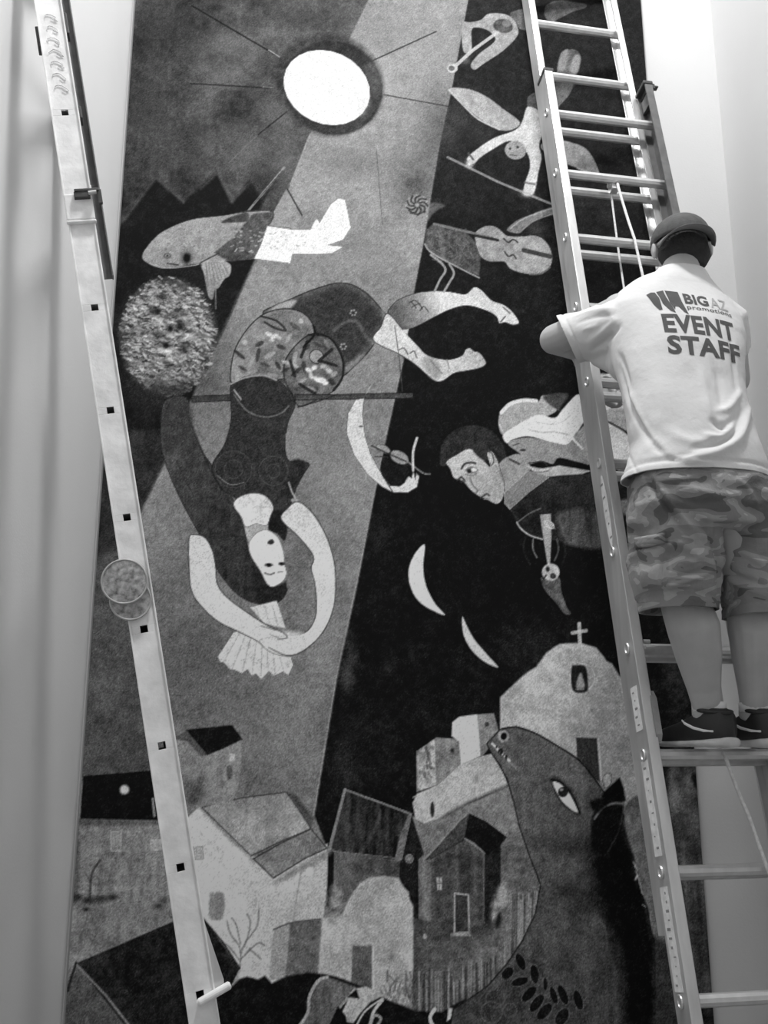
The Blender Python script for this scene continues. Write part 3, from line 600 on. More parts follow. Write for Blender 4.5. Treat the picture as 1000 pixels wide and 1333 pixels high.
# ---- the dark-haired man and his wraps
fill([(573, 603), (575, 580), (584, 566), (600, 556), (622, 554), (643, 563), (655, 580), (660, 600), (652, 606), (640, 600), (618, 596), (596, 596), (580, 606)], 46, tex=[('fine', 9)])
fill([(650, 604), (672, 591), (684, 598), (690, 612), (668, 634), (657, 642), (645, 640)], 142, tex=[('mid', 8), ('fine', 8)]); line([(664, 598), (676, 604)], 60, 3)
fill([(581, 601), (594, 592), (610, 584), (624, 590), (633, 603), (638, 606), (634, 590), (641, 588), (648, 600), (652, 614), (657, 631), (655, 648), (647, 656), (633, 650), (622, 645), (612, 637), (602, 626), (591, 622), (586, 610)], (186, (600, 610), 158, (650, 630)), tex=[('mid', 6), ('fine', 7)], edge=(40, .8))
fill([(615, 584), (626, 588), (636, 605), (630, 600), (620, 592)], 50, soft=1.2); line([(634, 588), (640, 590), (643, 600), (640, 606)], 60, 1.4); line([(645, 606), (652, 618), (657, 632)], 110, 2, a=.5)
line([(601, 610), (605, 604), (613, 602), (619, 603)], 45, 2.6); fill([(606, 612), (613, 607), (622, 611), (618, 616), (611, 616)], 90, soft=1, a=.7); oval(617, 611.5, 3.6, 2.4, 228); oval(611, 613, 2.8, 2.8, 38); line([(606, 617), (614, 619), (621, 616)], 110, 1.4)
line([(596, 625), (601, 621), (605, 626)], 55, 2.4); oval(601, 627, 2.4, 1.6, 50); line([(612, 622), (616, 632), (622, 638), (619, 642)], 100, 2.2, a=.8); line([(626, 648), (630, 645), (634, 643), (637, 645)], 55, 2.6); line([(630, 650), (636, 648)], 120, 1.6); cloud(638, 632, 12, 14, 150, .4)
fill([(657, 641), (689, 612), (714, 622), (690, 640), (664, 663), (657, 655)], 118, False, tex=('mid', 8), edge=(170, 1))
fill([(673, 680), (664, 664), (690, 641), (714, 623), (735, 619), (771, 616), (778, 662), (784, 712), (738, 709), (716, 702), (706, 702), (684, 694)], 40, False, soft=1.2, tex=[('mid', 12), ('fine', 5)])
fill([(728, 668), (778, 664), (786, 712), (740, 709), (728, 690)], 74, soft=3, tex=[('strk', 16), ('fine', 7)]); cloud(716, 645, 16, 12, 62, .6); cloud(745, 640, 20, 14, 50, .6)
line([(673, 680), (678, 688), (690, 697), (706, 702)], 175, 2); line([(675, 679), (690, 668), (704, 662)], 110, 1.4)
fill([(649, 546), (652, 536), (662, 527), (682, 521), (700, 523), (706, 515), (718, 516), (725, 522), (725, 534), (714, 541), (697, 546), (674, 555), (656, 566), (650, 558)], 164, tex=[('mid', 10), ('fine', 7)]); line([(653, 537), (664, 526), (682, 521), (698, 522)], 235, 5); line([(650, 552), (655, 562)], 190, 2)
fill([(707, 516), (740, 512), (730, 530), (726, 534)], 70, soft=1.5)
fill([(655, 566), (672, 554), (700, 540), (722, 544), (734, 531), (754, 513), (764, 538), (757, 554), (739, 579), (717, 576), (689, 568), (668, 572), (660, 577)], 228, tex=[('mid', 9), ('fine', 8)]); line([(690, 560), (706, 563), (720, 562), (740, 566)], 165, 1.6); line([(700, 550), (725, 552), (742, 542)], 190, 1.6)
fill([(661, 577), (680, 570), (700, 571), (720, 576), (740, 578), (752, 562), (762, 585), (768, 604), (755, 602), (728, 596), (720, 604), (704, 600), (688, 604), (676, 590)], 138, tex=[('mid', 10), ('fine', 7)]); oval(681, 586, 4, 1.5, 40); line([(668, 580), (676, 577)], 60, 1.4); line([(688, 603), (706, 601), (712, 606)], 60, 1.6)
fill([(752, 562), (762, 552), (768, 590), (770, 606), (757, 590)], 150, False, tex=('mid', 8)); line([(745, 570), (758, 584)], 230, 3, False)
fill([(722, 603), (730, 596), (746, 601), (768, 612), (740, 606)], 18, False)
fill([(684, 606), (706, 610), (728, 606), (770, 613), (758, 617), (730, 619), (714, 621), (696, 615)], 172, False, tex=('fine', 14)); line([(688, 612), (700, 615), (714, 613)], 70, 1.2)
# cloth that shows through the ladder
fill([(774, 540), (780, 487), (806, 478), (820, 500), (850, 520), (850, 612), (806, 612), (775, 600)], 196, False, soft=1.2, tex=[('mid', 6), ('fine', 7)]); fill([(790, 534), (824, 534), (836, 560), (826, 566), (795, 550)], 150, soft=2); line([(792, 549), (812, 560), (828, 572)], 50, 3); fill([(813, 562), (828, 562), (826, 575)], 22, False)
fill([(786, 486), (782, 466), (810, 462), (816, 478), (806, 480)], 40, soft=1.5)
fill([(800, 616), (860, 612), (860, 760), (812, 760)], 32, False, soft=2); fill([(806, 652), (840, 650), (842, 668), (812, 670)], 108, soft=2); 
# ---- cone and little owl mask
fill([(703, 670), (717, 669), (718, 700), (716, 736), (713, 737), (708, 705)], 150, False, tex=('strk', 10)); oval(715, 683, 8, 4.5, 190, 35); 
for i in range(3): line([(712+i*2, 679+i*3), (719+i*2, 683+i*3)], 120, 1, False)
fill([(704, 752), (716, 757), (728, 752), (731, 771), (738, 790), (743, 799), (735, 799), (722, 783), (709, 768)], 86, tex=[('mid', 20), ('fine', 16)])
oval(717, 745, 11.5, 11.5, 172, tex=('fine', 12)); oval(713, 741, 2.6, 3.6, 40); oval(720, 750, 3.4, 3, 60, edge=(25, 1)); line([(711, 749), (708, 753)], 40, 2)
line([(694, 702), (694, 715), (699, 726)], 110, 2); line([(725, 702), (727, 716), (722, 730)], 85, 2); line([(684, 700), (682, 716), (690, 735)], 50, 3, a=.6); line([(733, 700), (736, 720), (730, 740)], 40, 3, a=.6)

# ---- two slim crescents
fill([(553, 709), (540, 721), (532, 742), (535, 765), (549, 786), (579, 801), (566, 785), (555, 763), (551, 738)], 214, soft=.8, tex=('fine', 10))
fill([(602, 803), (603, 824), (613, 845), (630, 861), (649, 869), (634, 852), (618, 833), (608, 815)], 190, soft=.8, tex=('fine', 12))

# ---- church on the hill
CH = [(651, 940), (651, 908), (662, 897), (677, 883), (688, 874), (698, 868), (711, 850), (722, 842), (729, 838), (755, 837), (776, 843), (786, 855), (790, 861), (797, 864), (806, 879), (812, 885), (820, 930), (828, 980), (836, 1042), (836, 1060), (700, 1060), (651, 960)]
cloud(690, 850, 40, 50, 40, .6, 0)
fill(CH, (158, (700, 900), 138, (800, 1000)), False, soft=1.2, tex=[('mid', 14), ('fine', 10)], rim=(175, 4, .4))
oval(758, 882, 16, 18, 140, soft=1.5, edge=(180, 1)); fill([(744, 870), (750, 866), (762, 868), (765, 885), (764, 900), (746, 899)], 30, soft=1); fill([(750, 895), (753, 880), (757, 877), (761, 894)], 120, soft=1, tex=('fine', 20)); oval(755, 897, 6, 1.5, 110)
fill([(750, 960), (777, 961), (781, 1018), (752, 1000)], 46, False, tex=('strk', 6)); line([(779, 962), (783, 1015)], 175, 2.4, False)
line([(754, 812), (755, 838)], 172, 4.6, False); line([(745, 824), (763, 821)], 172, 4.2, False)
fill([(785, 1012), (794, 1006), (796, 1018), (788, 1026)], 150, soft=1.2, edge=(50, .8))
# ---- hill town
fill([(536, 1062), (560, 1068), (590, 1052), (625, 1040), (662, 1020), (675, 1060), (720, 1160), (720, 1300), (540, 1340), (540, 1120)], (100, (600, 1060), 72, (600, 1280)), False, soft=1.5, tex=[('mid', 14), ('fine', 10)])
fill([(542, 978), (568, 960), (596, 962), (600, 994), (571, 1021), (543, 1031)], 112, False, tex=[('mid', 12), ('fine', 12)]); fill([(543, 979), (566, 962), (568, 1022), (543, 1030)], 145, False, tex=('fine', 30)); oval(589, 977, 2.5, 3, 50); dabs(16, (546, 975, 562, 1010), 60, 110, 7, 3, 60, 41, .7)
fill([(598, 934), (622, 930), (643, 928), (649, 950), (641, 968), (627, 986), (620, 960)], 112, False, tex=[('mid', 10), ('fine', 10)]); oval(634, 943, 3.5, 3.5, 60, edge=(130, .8))
fill([(589, 940), (598, 933), (621, 930), (626, 984), (600, 996), (597, 965), (588, 958)], 188, False, tex=[('mid', 8), ('fine', 8)])
fill([(543, 1033), (571, 1022), (600, 995), (628, 984), (640, 981), (653, 1002), (662, 1022), (610, 1045), (577, 1063), (552, 1072), (541, 1066), (537, 1045)], 152, False, tex=[('mid', 12), ('fine', 9)]); line([(538, 1038), (571, 1022), (600, 995)], 178, 1.6, False, .7); oval(563, 1054, 2.8, 10, 48); cloud(620, 1014, 5, 7, 100, .6); oval(550, 1050, 6, 5, 165)
line([(577, 1063), (611, 1044), (661, 1022)], 60, 3.5, False, .6, 1.5)
# dark roofs and sheds
fill([(427, 1106), (525, 1120), (528, 1200), (427, 1200)], 74, False, tex=[('mid', 12), ('fine', 9)]); fill([(427, 1108), (435, 1108), (434, 1160), (426, 1180)], 18, False)
fill([(536, 1060), (552, 1112), (545, 1118), (547, 1215), (533, 1200), (520, 1140), (522, 1105)], 26, False, tex=('fine', 5))
fill([(449, 1027), (490, 1042), (536, 1059), (523, 1118), (436, 1108), (428, 1104)], 42, False, tex=[('strk', 15), ('mid', 8), ('fine', 7)], edge=(110, 1)); fill([(531, 1062), (536, 1059), (523, 1120), (513, 1122), (520, 1090)], 92, False, tex=('fine', 8)); line([(429, 1106), (449, 1028)], 120, 3.5, False, .8); line([(449, 1028), (490, 1043), (535, 1060)], 125, 2, False, .7); line([(470, 1110), (490, 1075), (495, 1055)], 90, 4, a=.3)
oval(533, 1118, 5, 5.5, 85, edge=(120, 1)); oval(533, 1118, 2, 2.5, 120)
# column + wooden house
fill([(545, 1118), (562, 1114), (562, 1330), (538, 1330), (545, 1200)], 92, False, tex=[('vert', 10), ('fine', 8)]); fill([(538, 1195), (562, 1200), (562, 1340), (536, 1340)], 62, False, tex=[('vert', 12), ('fine', 8)]); oval(553, 1219, 2.5, 3.5, 130)
fill([(552, 1121), (575, 1096), (600, 1068), (611, 1059), (606, 1092), (590, 1104), (566, 1116)], 58, False, tex=('fine', 7)); line([(552, 1120), (600, 1066), (611, 1058)], 120, 1.6, False)
fill([(561, 1120), (605, 1092), (630, 1111), (631, 1196), (612, 1200), (612, 1216), (562, 1220)], 66, False, tex=[('vert', 12), ('fine', 8)]); fill([(561, 1126), (575, 1116), (604, 1112), (630, 1118), (630, 1128), (600, 1120)], 44, soft=3, a=.6)
fill([(631, 1110), (652, 1098), (652, 1150), (648, 1170), (638, 1205), (630, 1199)], 30, False, tex=('fine', 5)); fill([(611, 1058), (632, 1068), (656, 1086), (660, 1090), (651, 1101), (634, 1113), (618, 1098), (605, 1090)], 18, False, tex=('fine', 5)); line([(611, 1058), (634, 1069), (658, 1087)], 110, 1.2, False); line([(605, 1092), (618, 1099), (631, 1111)], 115, 1.4); line([(561, 1118), (604, 1093)], 40, 1.6, False); line([(630, 1112), (630, 1196)], 100, 1.2, False, .6)
fill([(592, 1163), (610, 1165), (611, 1214), (592, 1215)], 48, False, edge=(150, 2)); line([(588, 1217), (612, 1217)], 130, 3, False); oval(572, 1151, 4.5, 9, 40); fill([(568, 1142), (576, 1142), (576, 1159), (569, 1159)], 150, False, edge=(60, .8)); line([(572, 1142), (572, 1159)], 60, 1, False); line([(568, 1150), (576, 1150)], 60, 1, False)
oval(649, 1177, 8, 27, 118, 14, soft=3, tex=[('fine', 30)]); oval(649, 1198, 4, 10, 32, 8, soft=2)
for x, y, r in ((622, 1212, 14), (635, 1205, 10), (570, 1222, 9), (582, 1218, 8)): cloud(x, y, r, r*.8, 44, .9)
# fence pickets
rr = random.Random(77)
for i in range(46):
    x = 545+i*3.6+rr.uniform(-1, 1); y0 = 1270+rr.uniform(-12, 10)-max(0, (x-600))*.72; y1 = 1335-max(0, (x-575))*.72+rr.uniform(-6, 4)
    line([(x, y0), (x+rr.uniform(-1, 1), y1)], rr.choice((130, 118, 50, 40, 105)), 1.9, False, .7)
for i in range(14): 
    x = 668+i*2.6; line([(x, 1165+rr.uniform(-6, 10)), (x-2, 1290-i*8)], rr.choice((135, 120, 60)), 1.8, False, .7)
# domed adobe
fill([(405, 1290), (414, 1268), (420, 1195), (445, 1191), (452, 1175), (459, 1163), (468, 1150), (480, 1143), (500, 1140), (519, 1143), (526, 1155), (532, 1161), (534, 1172), (538, 1180), (538, 1260), (532, 1310), (500, 1300), (456, 1290)], 142, False, soft=1.2, tex=[('mid', 14), ('fine', 8)], rim=(160, 3, .3))
fill([(459, 1231), (484, 1231), (484, 1292), (457, 1286)], 74, False, tex=('fine', 8)); line([(486, 1232), (486, 1290)], 165, 1.6, False); cloud(510, 1246, 6, 9, 84, .9); dabs(40, (498, 1270, 536, 1310), 60, 100, 16, 2, 85, 51, .6)
oval(436, 1176, 9, 26, 105, soft=4, tex=('fine', 26))
# white house, middle left
fill([(238, 1070), (264, 1046), (330, 1115), (345, 1120), (427, 1098), (426, 1150), (421, 1196), (416, 1200), (414, 1280), (352, 1282), (296, 1276), (250, 1180), (240, 1120)], (178, (280, 1140), 150, (370, 1250)), False, tex=[('mid', 9), ('fine', 9)])
fill([(330, 1118), (345, 1128), (362, 1142), (330, 1200), (320, 1160)], 150, soft=4, a=.5); line([(393, 1130), (386, 1170), (382, 1198)], 120, 1.6); oval(403, 1134, 5, 7, 195, tex=('fine', 5)); fill([(262, 1048), (275, 1060), (325, 1112), (330, 1122), (300, 1095), (262, 1056)], 90, soft=2.5, a=.7); fill([(362, 1142), (427, 1106), (427, 1115), (365, 1150)], 95, soft=2.5, a=.7)
fill([(263, 1051), (285, 1045), (314, 1039), (350, 1034), (373, 1031), (390, 1055), (405, 1079), (366, 1095), (327, 1114)], 122, False, tex=[('mid', 14), ('strk', 6), ('fine', 8)], edge=(48, 1.5)); fill([(330, 1118), (365, 1098), (405, 1079), (426, 1104), (396, 1118), (356, 1143)], 104, False, tex=[('mid', 8), ('fine', 8)], edge=(42, 1.6))
fill([(375, 1032), (385, 1034), (408, 1064), (405, 1078)], 66, False, soft=1.5)
fill([(273, 1165), (278, 1162), (292, 1164), (290, 1195), (273, 1194)], 108, soft=1.5, tex=('strk', 8)); fill([(249, 1103), (264, 1102), (265, 1118), (251, 1119)], 138, False, soft=1.2, edge=(112, 1))
fill([(354, 1222), (358, 1208), (378, 1201), (378, 1275), (352, 1275)], 122, False, soft=1.5); fill([(378, 1201), (418, 1196), (414, 1268), (400, 1272), (371, 1272), (375, 1240)], 82, False, soft=1, tex=('fine', 9)); line([(356, 1210), (380, 1201), (418, 1196)], 60, 1.6)
for b in ([(312, 1262), (313, 1235), (300, 1215), (296, 1200)], [(313, 1240), (322, 1222), (326, 1200), (322, 1190)], [(314, 1248), (335, 1228), (344, 1230)], [(313, 1228), (308, 1205), (302, 1195)], [(320, 1226), (335, 1205), (337, 1185)], [(312, 1250), (298, 1232), (290, 1228)], [(325, 1235), (340, 1248)]): line(b, 78, 2, a=.7)
# small house on the ridge
fill([(226, 962), (245, 952), (270, 982), (316, 964), (312, 1018), (302, 1045), (262, 1050), (236, 1020)], 112, False, tex=[('vert', 8), ('fine', 8)]); fill([(226, 962), (243, 950), (270, 983), (262, 985), (244, 965)], 70, False)
fill([(242, 950), (270, 947), (302, 944), (316, 962), (294, 973), (270, 983)], 18, False); fill([(299, 981), (306, 981), (306, 990), (299, 991)], 165, False, tex=('fine', 4)); fill([(296, 998), (302, 997), (302, 1012), (296, 1014)], 70, soft=1)
for x, y, r in ((243, 1020, 12), (256, 1028, 14), (250, 1040, 12), (262, 1016, 7)): cloud(x, y, r, r, 62, .8)
# big house far left
fill([(96, 1062), (212, 1064), (245, 1210), (88, 1200)], 104, False, tex=[('vert', 14), ('mid', 8), ('fine', 9)]); fill([(108, 1010), (150, 1007), (196, 1003), (206, 1068), (150, 1067), (104, 1066)], 14, False, tex=('fine', 3)); fill([(102, 1066), (206, 1068), (204, 1074), (102, 1076)], 60, False, soft=2, a=.7)
oval(162, 1028, 6, 6, 172, soft=1.5); line([(199, 1040), (201, 1062)], 120, 3, False); fill([(144, 1083), (158, 1082), (157, 1108), (145, 1108)], 118, False, tex=('fine', 8), edge=(142, 1)); line([(150, 1083), (150, 1108)], 92, 1.2, False, .6); fill([(196, 1093), (209, 1093), (210, 1106), (197, 1107)], 128, False, edge=(150, 1)); fill([(197, 1082), (209, 1082), (209, 1092), (197, 1092)], 112, False, a=.7); fill([(93, 1080), (103, 1078), (102, 1160), (92, 1180)], 74, soft=2)
line([(130, 1120), (119, 1140), (117, 1178)], 52, 2.4); line([(118, 1150), (112, 1138)], 60, 1.2)
fill([(86, 1180), (240, 1188), (262, 1200), (224, 1202), (99, 1256), (80, 1256)], 94, soft=4, tex=[('mid', 14), ('fine', 9)])
for x, y, r in ((100, 1168, 10), (116, 1172, 12), (130, 1170, 11), (146, 1168, 10), (112, 1184, 6), (214, 1172, 9), (206, 1180, 8)): cloud(x, y, r, r*.6, 42, .85)
cloud(121, 1224, 7, 7, 70, .6)
# nearest roof, bottom left
fill([(78, 1300), (99, 1254), (180, 1345), (70, 1345)], 66, False, tex=('fine', 8)); fill([(99, 1254), (160, 1228), (224, 1200), (261, 1191), (288, 1226), (312, 1261), (301, 1284), (312, 1345), (170, 1345)], 26, False, tex=[('mid', 8), ('fine', 6)]); line([(100, 1256), (138, 1296), (168, 1335)], 112, 2.4, False, .8); line([(128, 1246), (170, 1300)], 60, 5, False, .3, 2); line([(99, 1253), (88, 1290)], 25, 2.5)
line([(262, 1193), (290, 1226), (312, 1260)], 15, 2, False); fill([(301, 1283), (312, 1264), (309, 1284)], 120, False)
# ---- the great beast: body, mane, head
fill([(268, 1345), (296, 1291), (312, 1274), (322, 1271), (336, 1275), (345, 1270), (354, 1280), (372, 1271), (400, 1266), (422, 1268), (440, 1272), (472, 1284), (500, 1300), (540, 1316), (575, 1318), (606, 1300), (606, 1345)], 16, False, soft=1.2, tex=('fine', 6))
fill([(385, 1345), (402, 1320), (404, 1296), (412, 1278), (426, 1272), (455, 1282), (470, 1290), (445, 1310), (424, 1345)], 74, soft=1, tex=[('strk', 14), ('fine', 7)]); line([(382, 1345), (400, 1320), (403, 1297), (414, 1277), (426, 1272)], 140, 3.5); line([(426, 1345), (440, 1315), (462, 1288)], 120, 3)
fill([(442, 1335), (446, 1316), (460, 1288), (476, 1284), (500, 1296), (482, 1305), (470, 1318), (460, 1332), (448, 1330)], 140, False, tex=('fine', 12)); fill([(428, 1335), (440, 1310), (450, 1322), (452, 1333)], 12, False); fill([(452, 1298), (464, 1288), (468, 1300)], 12, False)
line([(460, 1345), (474, 1318), (498, 1300)], 165, 2); line([(482, 1338), (486, 1318), (498, 1302)], 160, 3.5); line([(480, 1336), (488, 1322), (496, 1326), (492, 1334)], 130, 3)
line([(566, 1340), (560, 1326), (566, 1314)], 175, 4); fill([(582, 1330), (584, 1312), (594, 1314), (592, 1322)], 180, False); 
BST = [(637, 976), (634, 968), (646, 955), (654, 948), (672, 946), (698, 955), (724, 970), (753, 989), (768, 1005), (780, 1022), (790, 1036), (806, 1045), (815, 1075), (825, 1110), (828, 1132), (838, 1160), (846, 1195), (852, 1220), (854, 1345), (585, 1345), (590, 1314), (612, 1300), (635, 1284), (660, 1255), (680, 1225), (697, 1190), (704, 1152), (688, 1110), (676, 1075), (669, 1044), (660, 1014), (650, 995)]
fill(BST, (78, (680, 1000), 56, (760, 1300)), False, soft=1.1, tex=[('mid', 7), ('strk', 6), ('fine', 8)], edge=(18, 1.6))
for c in ((700, 990, 40, 30, 84, .5), (745, 1100, 50, 22, 40, .7), (700, 1060, 30, 30, 80, .4), (735, 1010, 24, 14, 96, .6, 40), (757, 1035, 10, 24, 110, .6, 20), (730, 1080, 30, 22, 80, .4), (770, 1175, 40, 20, 34, .7), (715, 1210, 30, 40, 76, .5), (755, 1235, 30, 40, 62, .5), (740, 1160, 30, 14, 30, .7), (795, 1270, 20, 50, 60, .5), (640, 1310, 50, 22, 46, .7), (780, 1215, 14, 24, 66, .5)): cloud(*c)
fill([(782, 1058), (800, 1060), (814, 1078), (826, 1110), (830, 1135), (840, 1165), (848, 1200), (853, 1225), (854, 1345), (818, 1345), (812, 1290), (806, 1240), (790, 1200), (776, 1160), (770, 1110)], 12, soft=9, tex=('fine', 5))
line([(787, 1205), (790, 1225), (786, 1250)], 70, 2, a=.6); line([(770, 1205), (780, 1200), (788, 1208)], 80, 2.5, a=.5)
fill([(783, 1036), (793, 1024), (807, 1012), (812, 1026), (815, 1042), (800, 1048), (788, 1046)], 14, False, soft=1.2); fill([(772, 1062), (784, 1048), (800, 1044), (812, 1046), (808, 1080), (796, 1108), (780, 1120), (770, 1090)], 17, soft=2); line([(774, 1066), (784, 1052), (798, 1046), (810, 1046)], 105, 2.6); line([(812, 1050), (806, 1080), (792, 1108)], 60, 2, a=.5)
fill([(768, 1046), (776, 1040), (790, 1040), (790, 1048), (776, 1058)], 14, soft=2)
fill([(716, 1014), (728, 1013), (742, 1026), (754, 1050), (756, 1062), (742, 1056), (728, 1040)], 40, soft=2, a=.8)
fill([(720, 1018), (730, 1021), (742, 1034), (753, 1057), (740, 1051), (727, 1036)], 205, soft=.9, tex=('fine', 8)); oval(733, 1031, 6.5, 7, 26, 30); oval(731, 1028, 2.4, 2, 110); line([(718, 1015), (731, 1019), (744, 1034), (755, 1058)], 18, 2.6); line([(722, 1028), (730, 1043), (742, 1054)], 40, 2)
oval(655, 958, 7, 8, 150, soft=1.5, tex=('fine', 4)); oval(656, 958.5, 4, 5, 14, 20)
fill([(636, 968), (645, 962), (668, 990), (664, 1000), (645, 985)], 92, soft=2, a=.5); line([(641, 968), (652, 980), (664, 991)], 190, 3); dabs(9, (642, 970, 663, 991, lambda x, y: abs((y-969)-(x-642)) < 3), 10, 20, 3, 2, 120, 61); line([(664, 992), (672, 1000)], 105, 2.5)
line([(654, 950), (672, 946), (698, 955), (724, 970), (753, 989), (780, 1022)], 20, 1.6)
line([(828, 1134), (833, 1146), (836, 1160), (842, 1172), (846, 1182), (848, 1200), (852, 1215)], 120, 2.2); dabs(14, (824, 1125, 848, 1200, lambda x, y: abs((x-826)-(y-1125)*.28) < 3), 140, 190, 7, 1.6, 70, 63)
fill([(816, 1046), (838, 1040), (850, 1110), (866, 1190), (874, 1236), (853, 1222), (846, 1190), (836, 1158), (826, 1118), (814, 1076)], 88, soft=1.2, tex=[('mid', 14), ('fine', 9)]); fill([(853, 1224), (880, 1228), (896, 1345), (853, 1345)], 50, False, soft=4, tex=[('mid', 8), ('fine', 6)])
# leaf sprigs on the beast's flank
for x, y, rx, ry, rt in ((678, 1252, 6, 12, -22), (661, 1267, 7, 10, 40), (696, 1268, 6, 13, -8), (677, 1278, 6, 12, 72), (710, 1281, 3.5, 9, 0), (689, 1294, 6.5, 13, 42), (721, 1296, 5, 12, -18), (733, 1295, 6, 14, -22), (699, 1306, 6.5, 14, 38), (753, 1302, 6, 14, -15), (709, 1317, 7, 14, 42), (732, 1324, 8, 13, 30)): oval(x, y, rx, ry, 16, rt, edge=(82, 1))
for x, y, r in ((645, 1300, 12), (664, 1315, 9), (640, 1318, 14)): oval(x, y, r, r, 40, a=.01, edge=(72, 1.6))
# right-hand margin, seen between the rungs
fill([(856, 760), (960, 760), (960, 1345), (900, 1345)], 36, False, soft=6, tex=[('mid', 12), ('fine', 8)]); fill([(868, 1005), (918, 1005), (926, 1130), (884, 1130)], 66, soft=5, tex=[('mid', 24), ('vert', 10), ('fine', 8)]); fill([(880, 1150), (932, 1150), (942, 1300), (906, 1300)], 56, soft=5, tex=[('mid', 16), ('vert', 14), ('fine', 6)]); oval(907, 1018, 5, 12, 22, -20, soft=2); cloud(880, 1035, 7, 12, 100, .6); cloud(905, 1110, 12, 14, 20, .7); cloud(925, 1240, 8, 60, 20, .6)

# ---- from the photograph's grey to paint reflectance (divided by the lamp light that falls on each height)
IMG += N_FINE*2.5 + RNG.normal(0, 1, IMG.shape)*(6 + IMG*.04)
IMG -= 11*np.clip(1-IMG/110, 0, 1)
XX, ZZ = np.meshgrid(CX, CZ)
LOGE = sum(c*ZZ**i*XX**j for c, (i, j) in zip(LIGHT, [(i, j) for j in range(2) for i in range(4-j*3)]))
V = np.clip(IMG, 2, 262)/255; LIN = np.where(V > .04045, ((V+.055)/1.055)**2.4, V/12.92)
ALB = np.clip(LIN/np.exp(LOGE)*PAINT, .004, .92)
verts = np.empty((GH*GW, 3), np.float32); verts[:, 0] = XX.ravel(); verts[:, 2] = ZZ.ravel()
wav = .0016*np.sin(XX*5.3+.6*ZZ) + .0012*np.sin(ZZ*3.1-XX*2)
verts[:, 1] = (YM + wav).ravel()
ii = np.arange((GH-1)*(GW-1)); r_, c_ = ii//(GW-1), ii % (GW-1); v0 = r_*GW+c_
quads = np.stack([v0, v0+1, v0+GW+1, v0+GW], 1).astype(np.int32)
me = bpy.data.meshes.new('canvas'); me.vertices.add(GH*GW); me.vertices.foreach_set('co', verts.ravel())
me.loops.add(len(quads)*4); me.loops.foreach_set('vertex_index', quads.ravel()); me.polygons.add(len(quads))
me.polygons.foreach_set('loop_start', np.arange(0, len(quads)*4, 4, dtype=np.int32)); me.update(calc_edges=True)
at_ = me.color_attributes.new('paint', 'FLOAT_COLOR', 'POINT'); ca = np.ones((GH*GW, 4), np.float32); ca[:, :3] = ALB.ravel()[:, None]; at_.data.foreach_set('color', ca.ravel())
pm = mat('mural_paint', .3, .85, bump=.06, bscale=300); n = pm.node_tree.nodes; vc = n.new('ShaderNodeVertexColor'); vc.layer_name = 'paint'
pm.node_tree.links.new(vc.outputs['Color'], n['Principled BSDF'].inputs['Base Color']); n['Principled BSDF'].inputs['Specular IOR Level'].default_value = .12
mural = thing('mural', 'huge painted canvas of a sun, tumbling woman, village and beast on the back wall', 'mural', (0, YM, MZ0))
def mobj(o): o.matrix_parent_inverse = Matrix.Translation(-mural.location); return o
mobj(link('canvas', me, pm, mural, True))
dk = mat('painted_canvas_margin', .05, .85, nscale=6, amt=.4)
for z0, z1 in ((.32, MZ0), (MZ1, 5.35)):
    bm = bmesh.new(); box(bm, ((MX0+MX1)/2, YM+.003, (z0+z1)/2), ((MX1-MX0)/2, 0, 0), (0, .002, 0), (0, 0, (z1-z0)/2)); mobj(obj('canvas_margin', bm, dk, mural))
bm = bmesh.new(); box(bm, ((MX0+MX1)/2, YM+.014, 2.83), ((MX1-MX0)/2, 0, 0), (0, .008, 0), (0, 0, 2.5)); mobj(obj('backing_board', bm, dk, mural))
# ================================================================ the man on the ladder
skin = mat('skin', .46, .55, nscale=14, amt=.10, bump=.05, bscale=120)
hair_m = mat('dark_hair', .022, .8, nscale=80, amt=.4, bump=.5, bscale=160)
shirt_m = mat('pale_cotton', .70, .95, nscale=9, amt=.03, bump=.18, bscale=45)
print_m = mat('shirt_print', .085, .9); print2_m = mat('faded_shirt_print', .40, .9)
camo_m = camo('camouflage_cotton')
cap_m = mat('cap_cloth', .085, .9, nscale=60, amt=.2, bump=.2, bscale=150)
shoe_m = mat('black_shoe_leather', .022, .5, nscale=30, amt=.3); sole_m = mat('pale_rubber_sole', .62, .7, nscale=20, amt=.2); sock_m = mat('white_sock', .85, .95)
FZ = RB.z + PIT*ru.z + .0175                                       # top of the rung he stands on
def az(deg): a = math.radians(deg); return Vector((math.cos(a), -math.sin(a), 0)), Vector((math.sin(a), math.cos(a), 0))
man = thing('person', 'man in cap, pale printed T-shirt and camouflage shorts standing on the ladder', 'person', (.98, 2.70, FZ))
def P(o): o.matrix_parent_inverse = Matrix.Translation(-man.location); return o
R0, F0 = az(-9); RH, FH = az(4)
anL, anR = Vector((.897, 2.700, FZ+.095)), Vector((1.035, 2.725, FZ+.095))
knL, knR = at(890, 780, 2.63), at(976, 785, 2.665)
hpL, hpR = at(882, 655, 2.575), at(955, 655, 2.60)
shL, shR = at(808, 408, 2.70), at(944, 418, 2.735)
elL, elR = at(722, 442, 2.985), at(955, 494, 2.83)
fmL = at(757, 459, 3.165); haL = RB + re*.075 + ru*5.05*PIT + rn*.115; haR = RB + re*(W+.03) + ru*4.75*PIT - rn*.05
neck, head = at(886, 364, 2.725), at(887, 327, 2.775)
bm = bmesh.new()
def limb(pts, rad): tube(bm, pts, rad, 16)
def mix(a, b, t): return Vector(a).lerp(Vector(b), t)
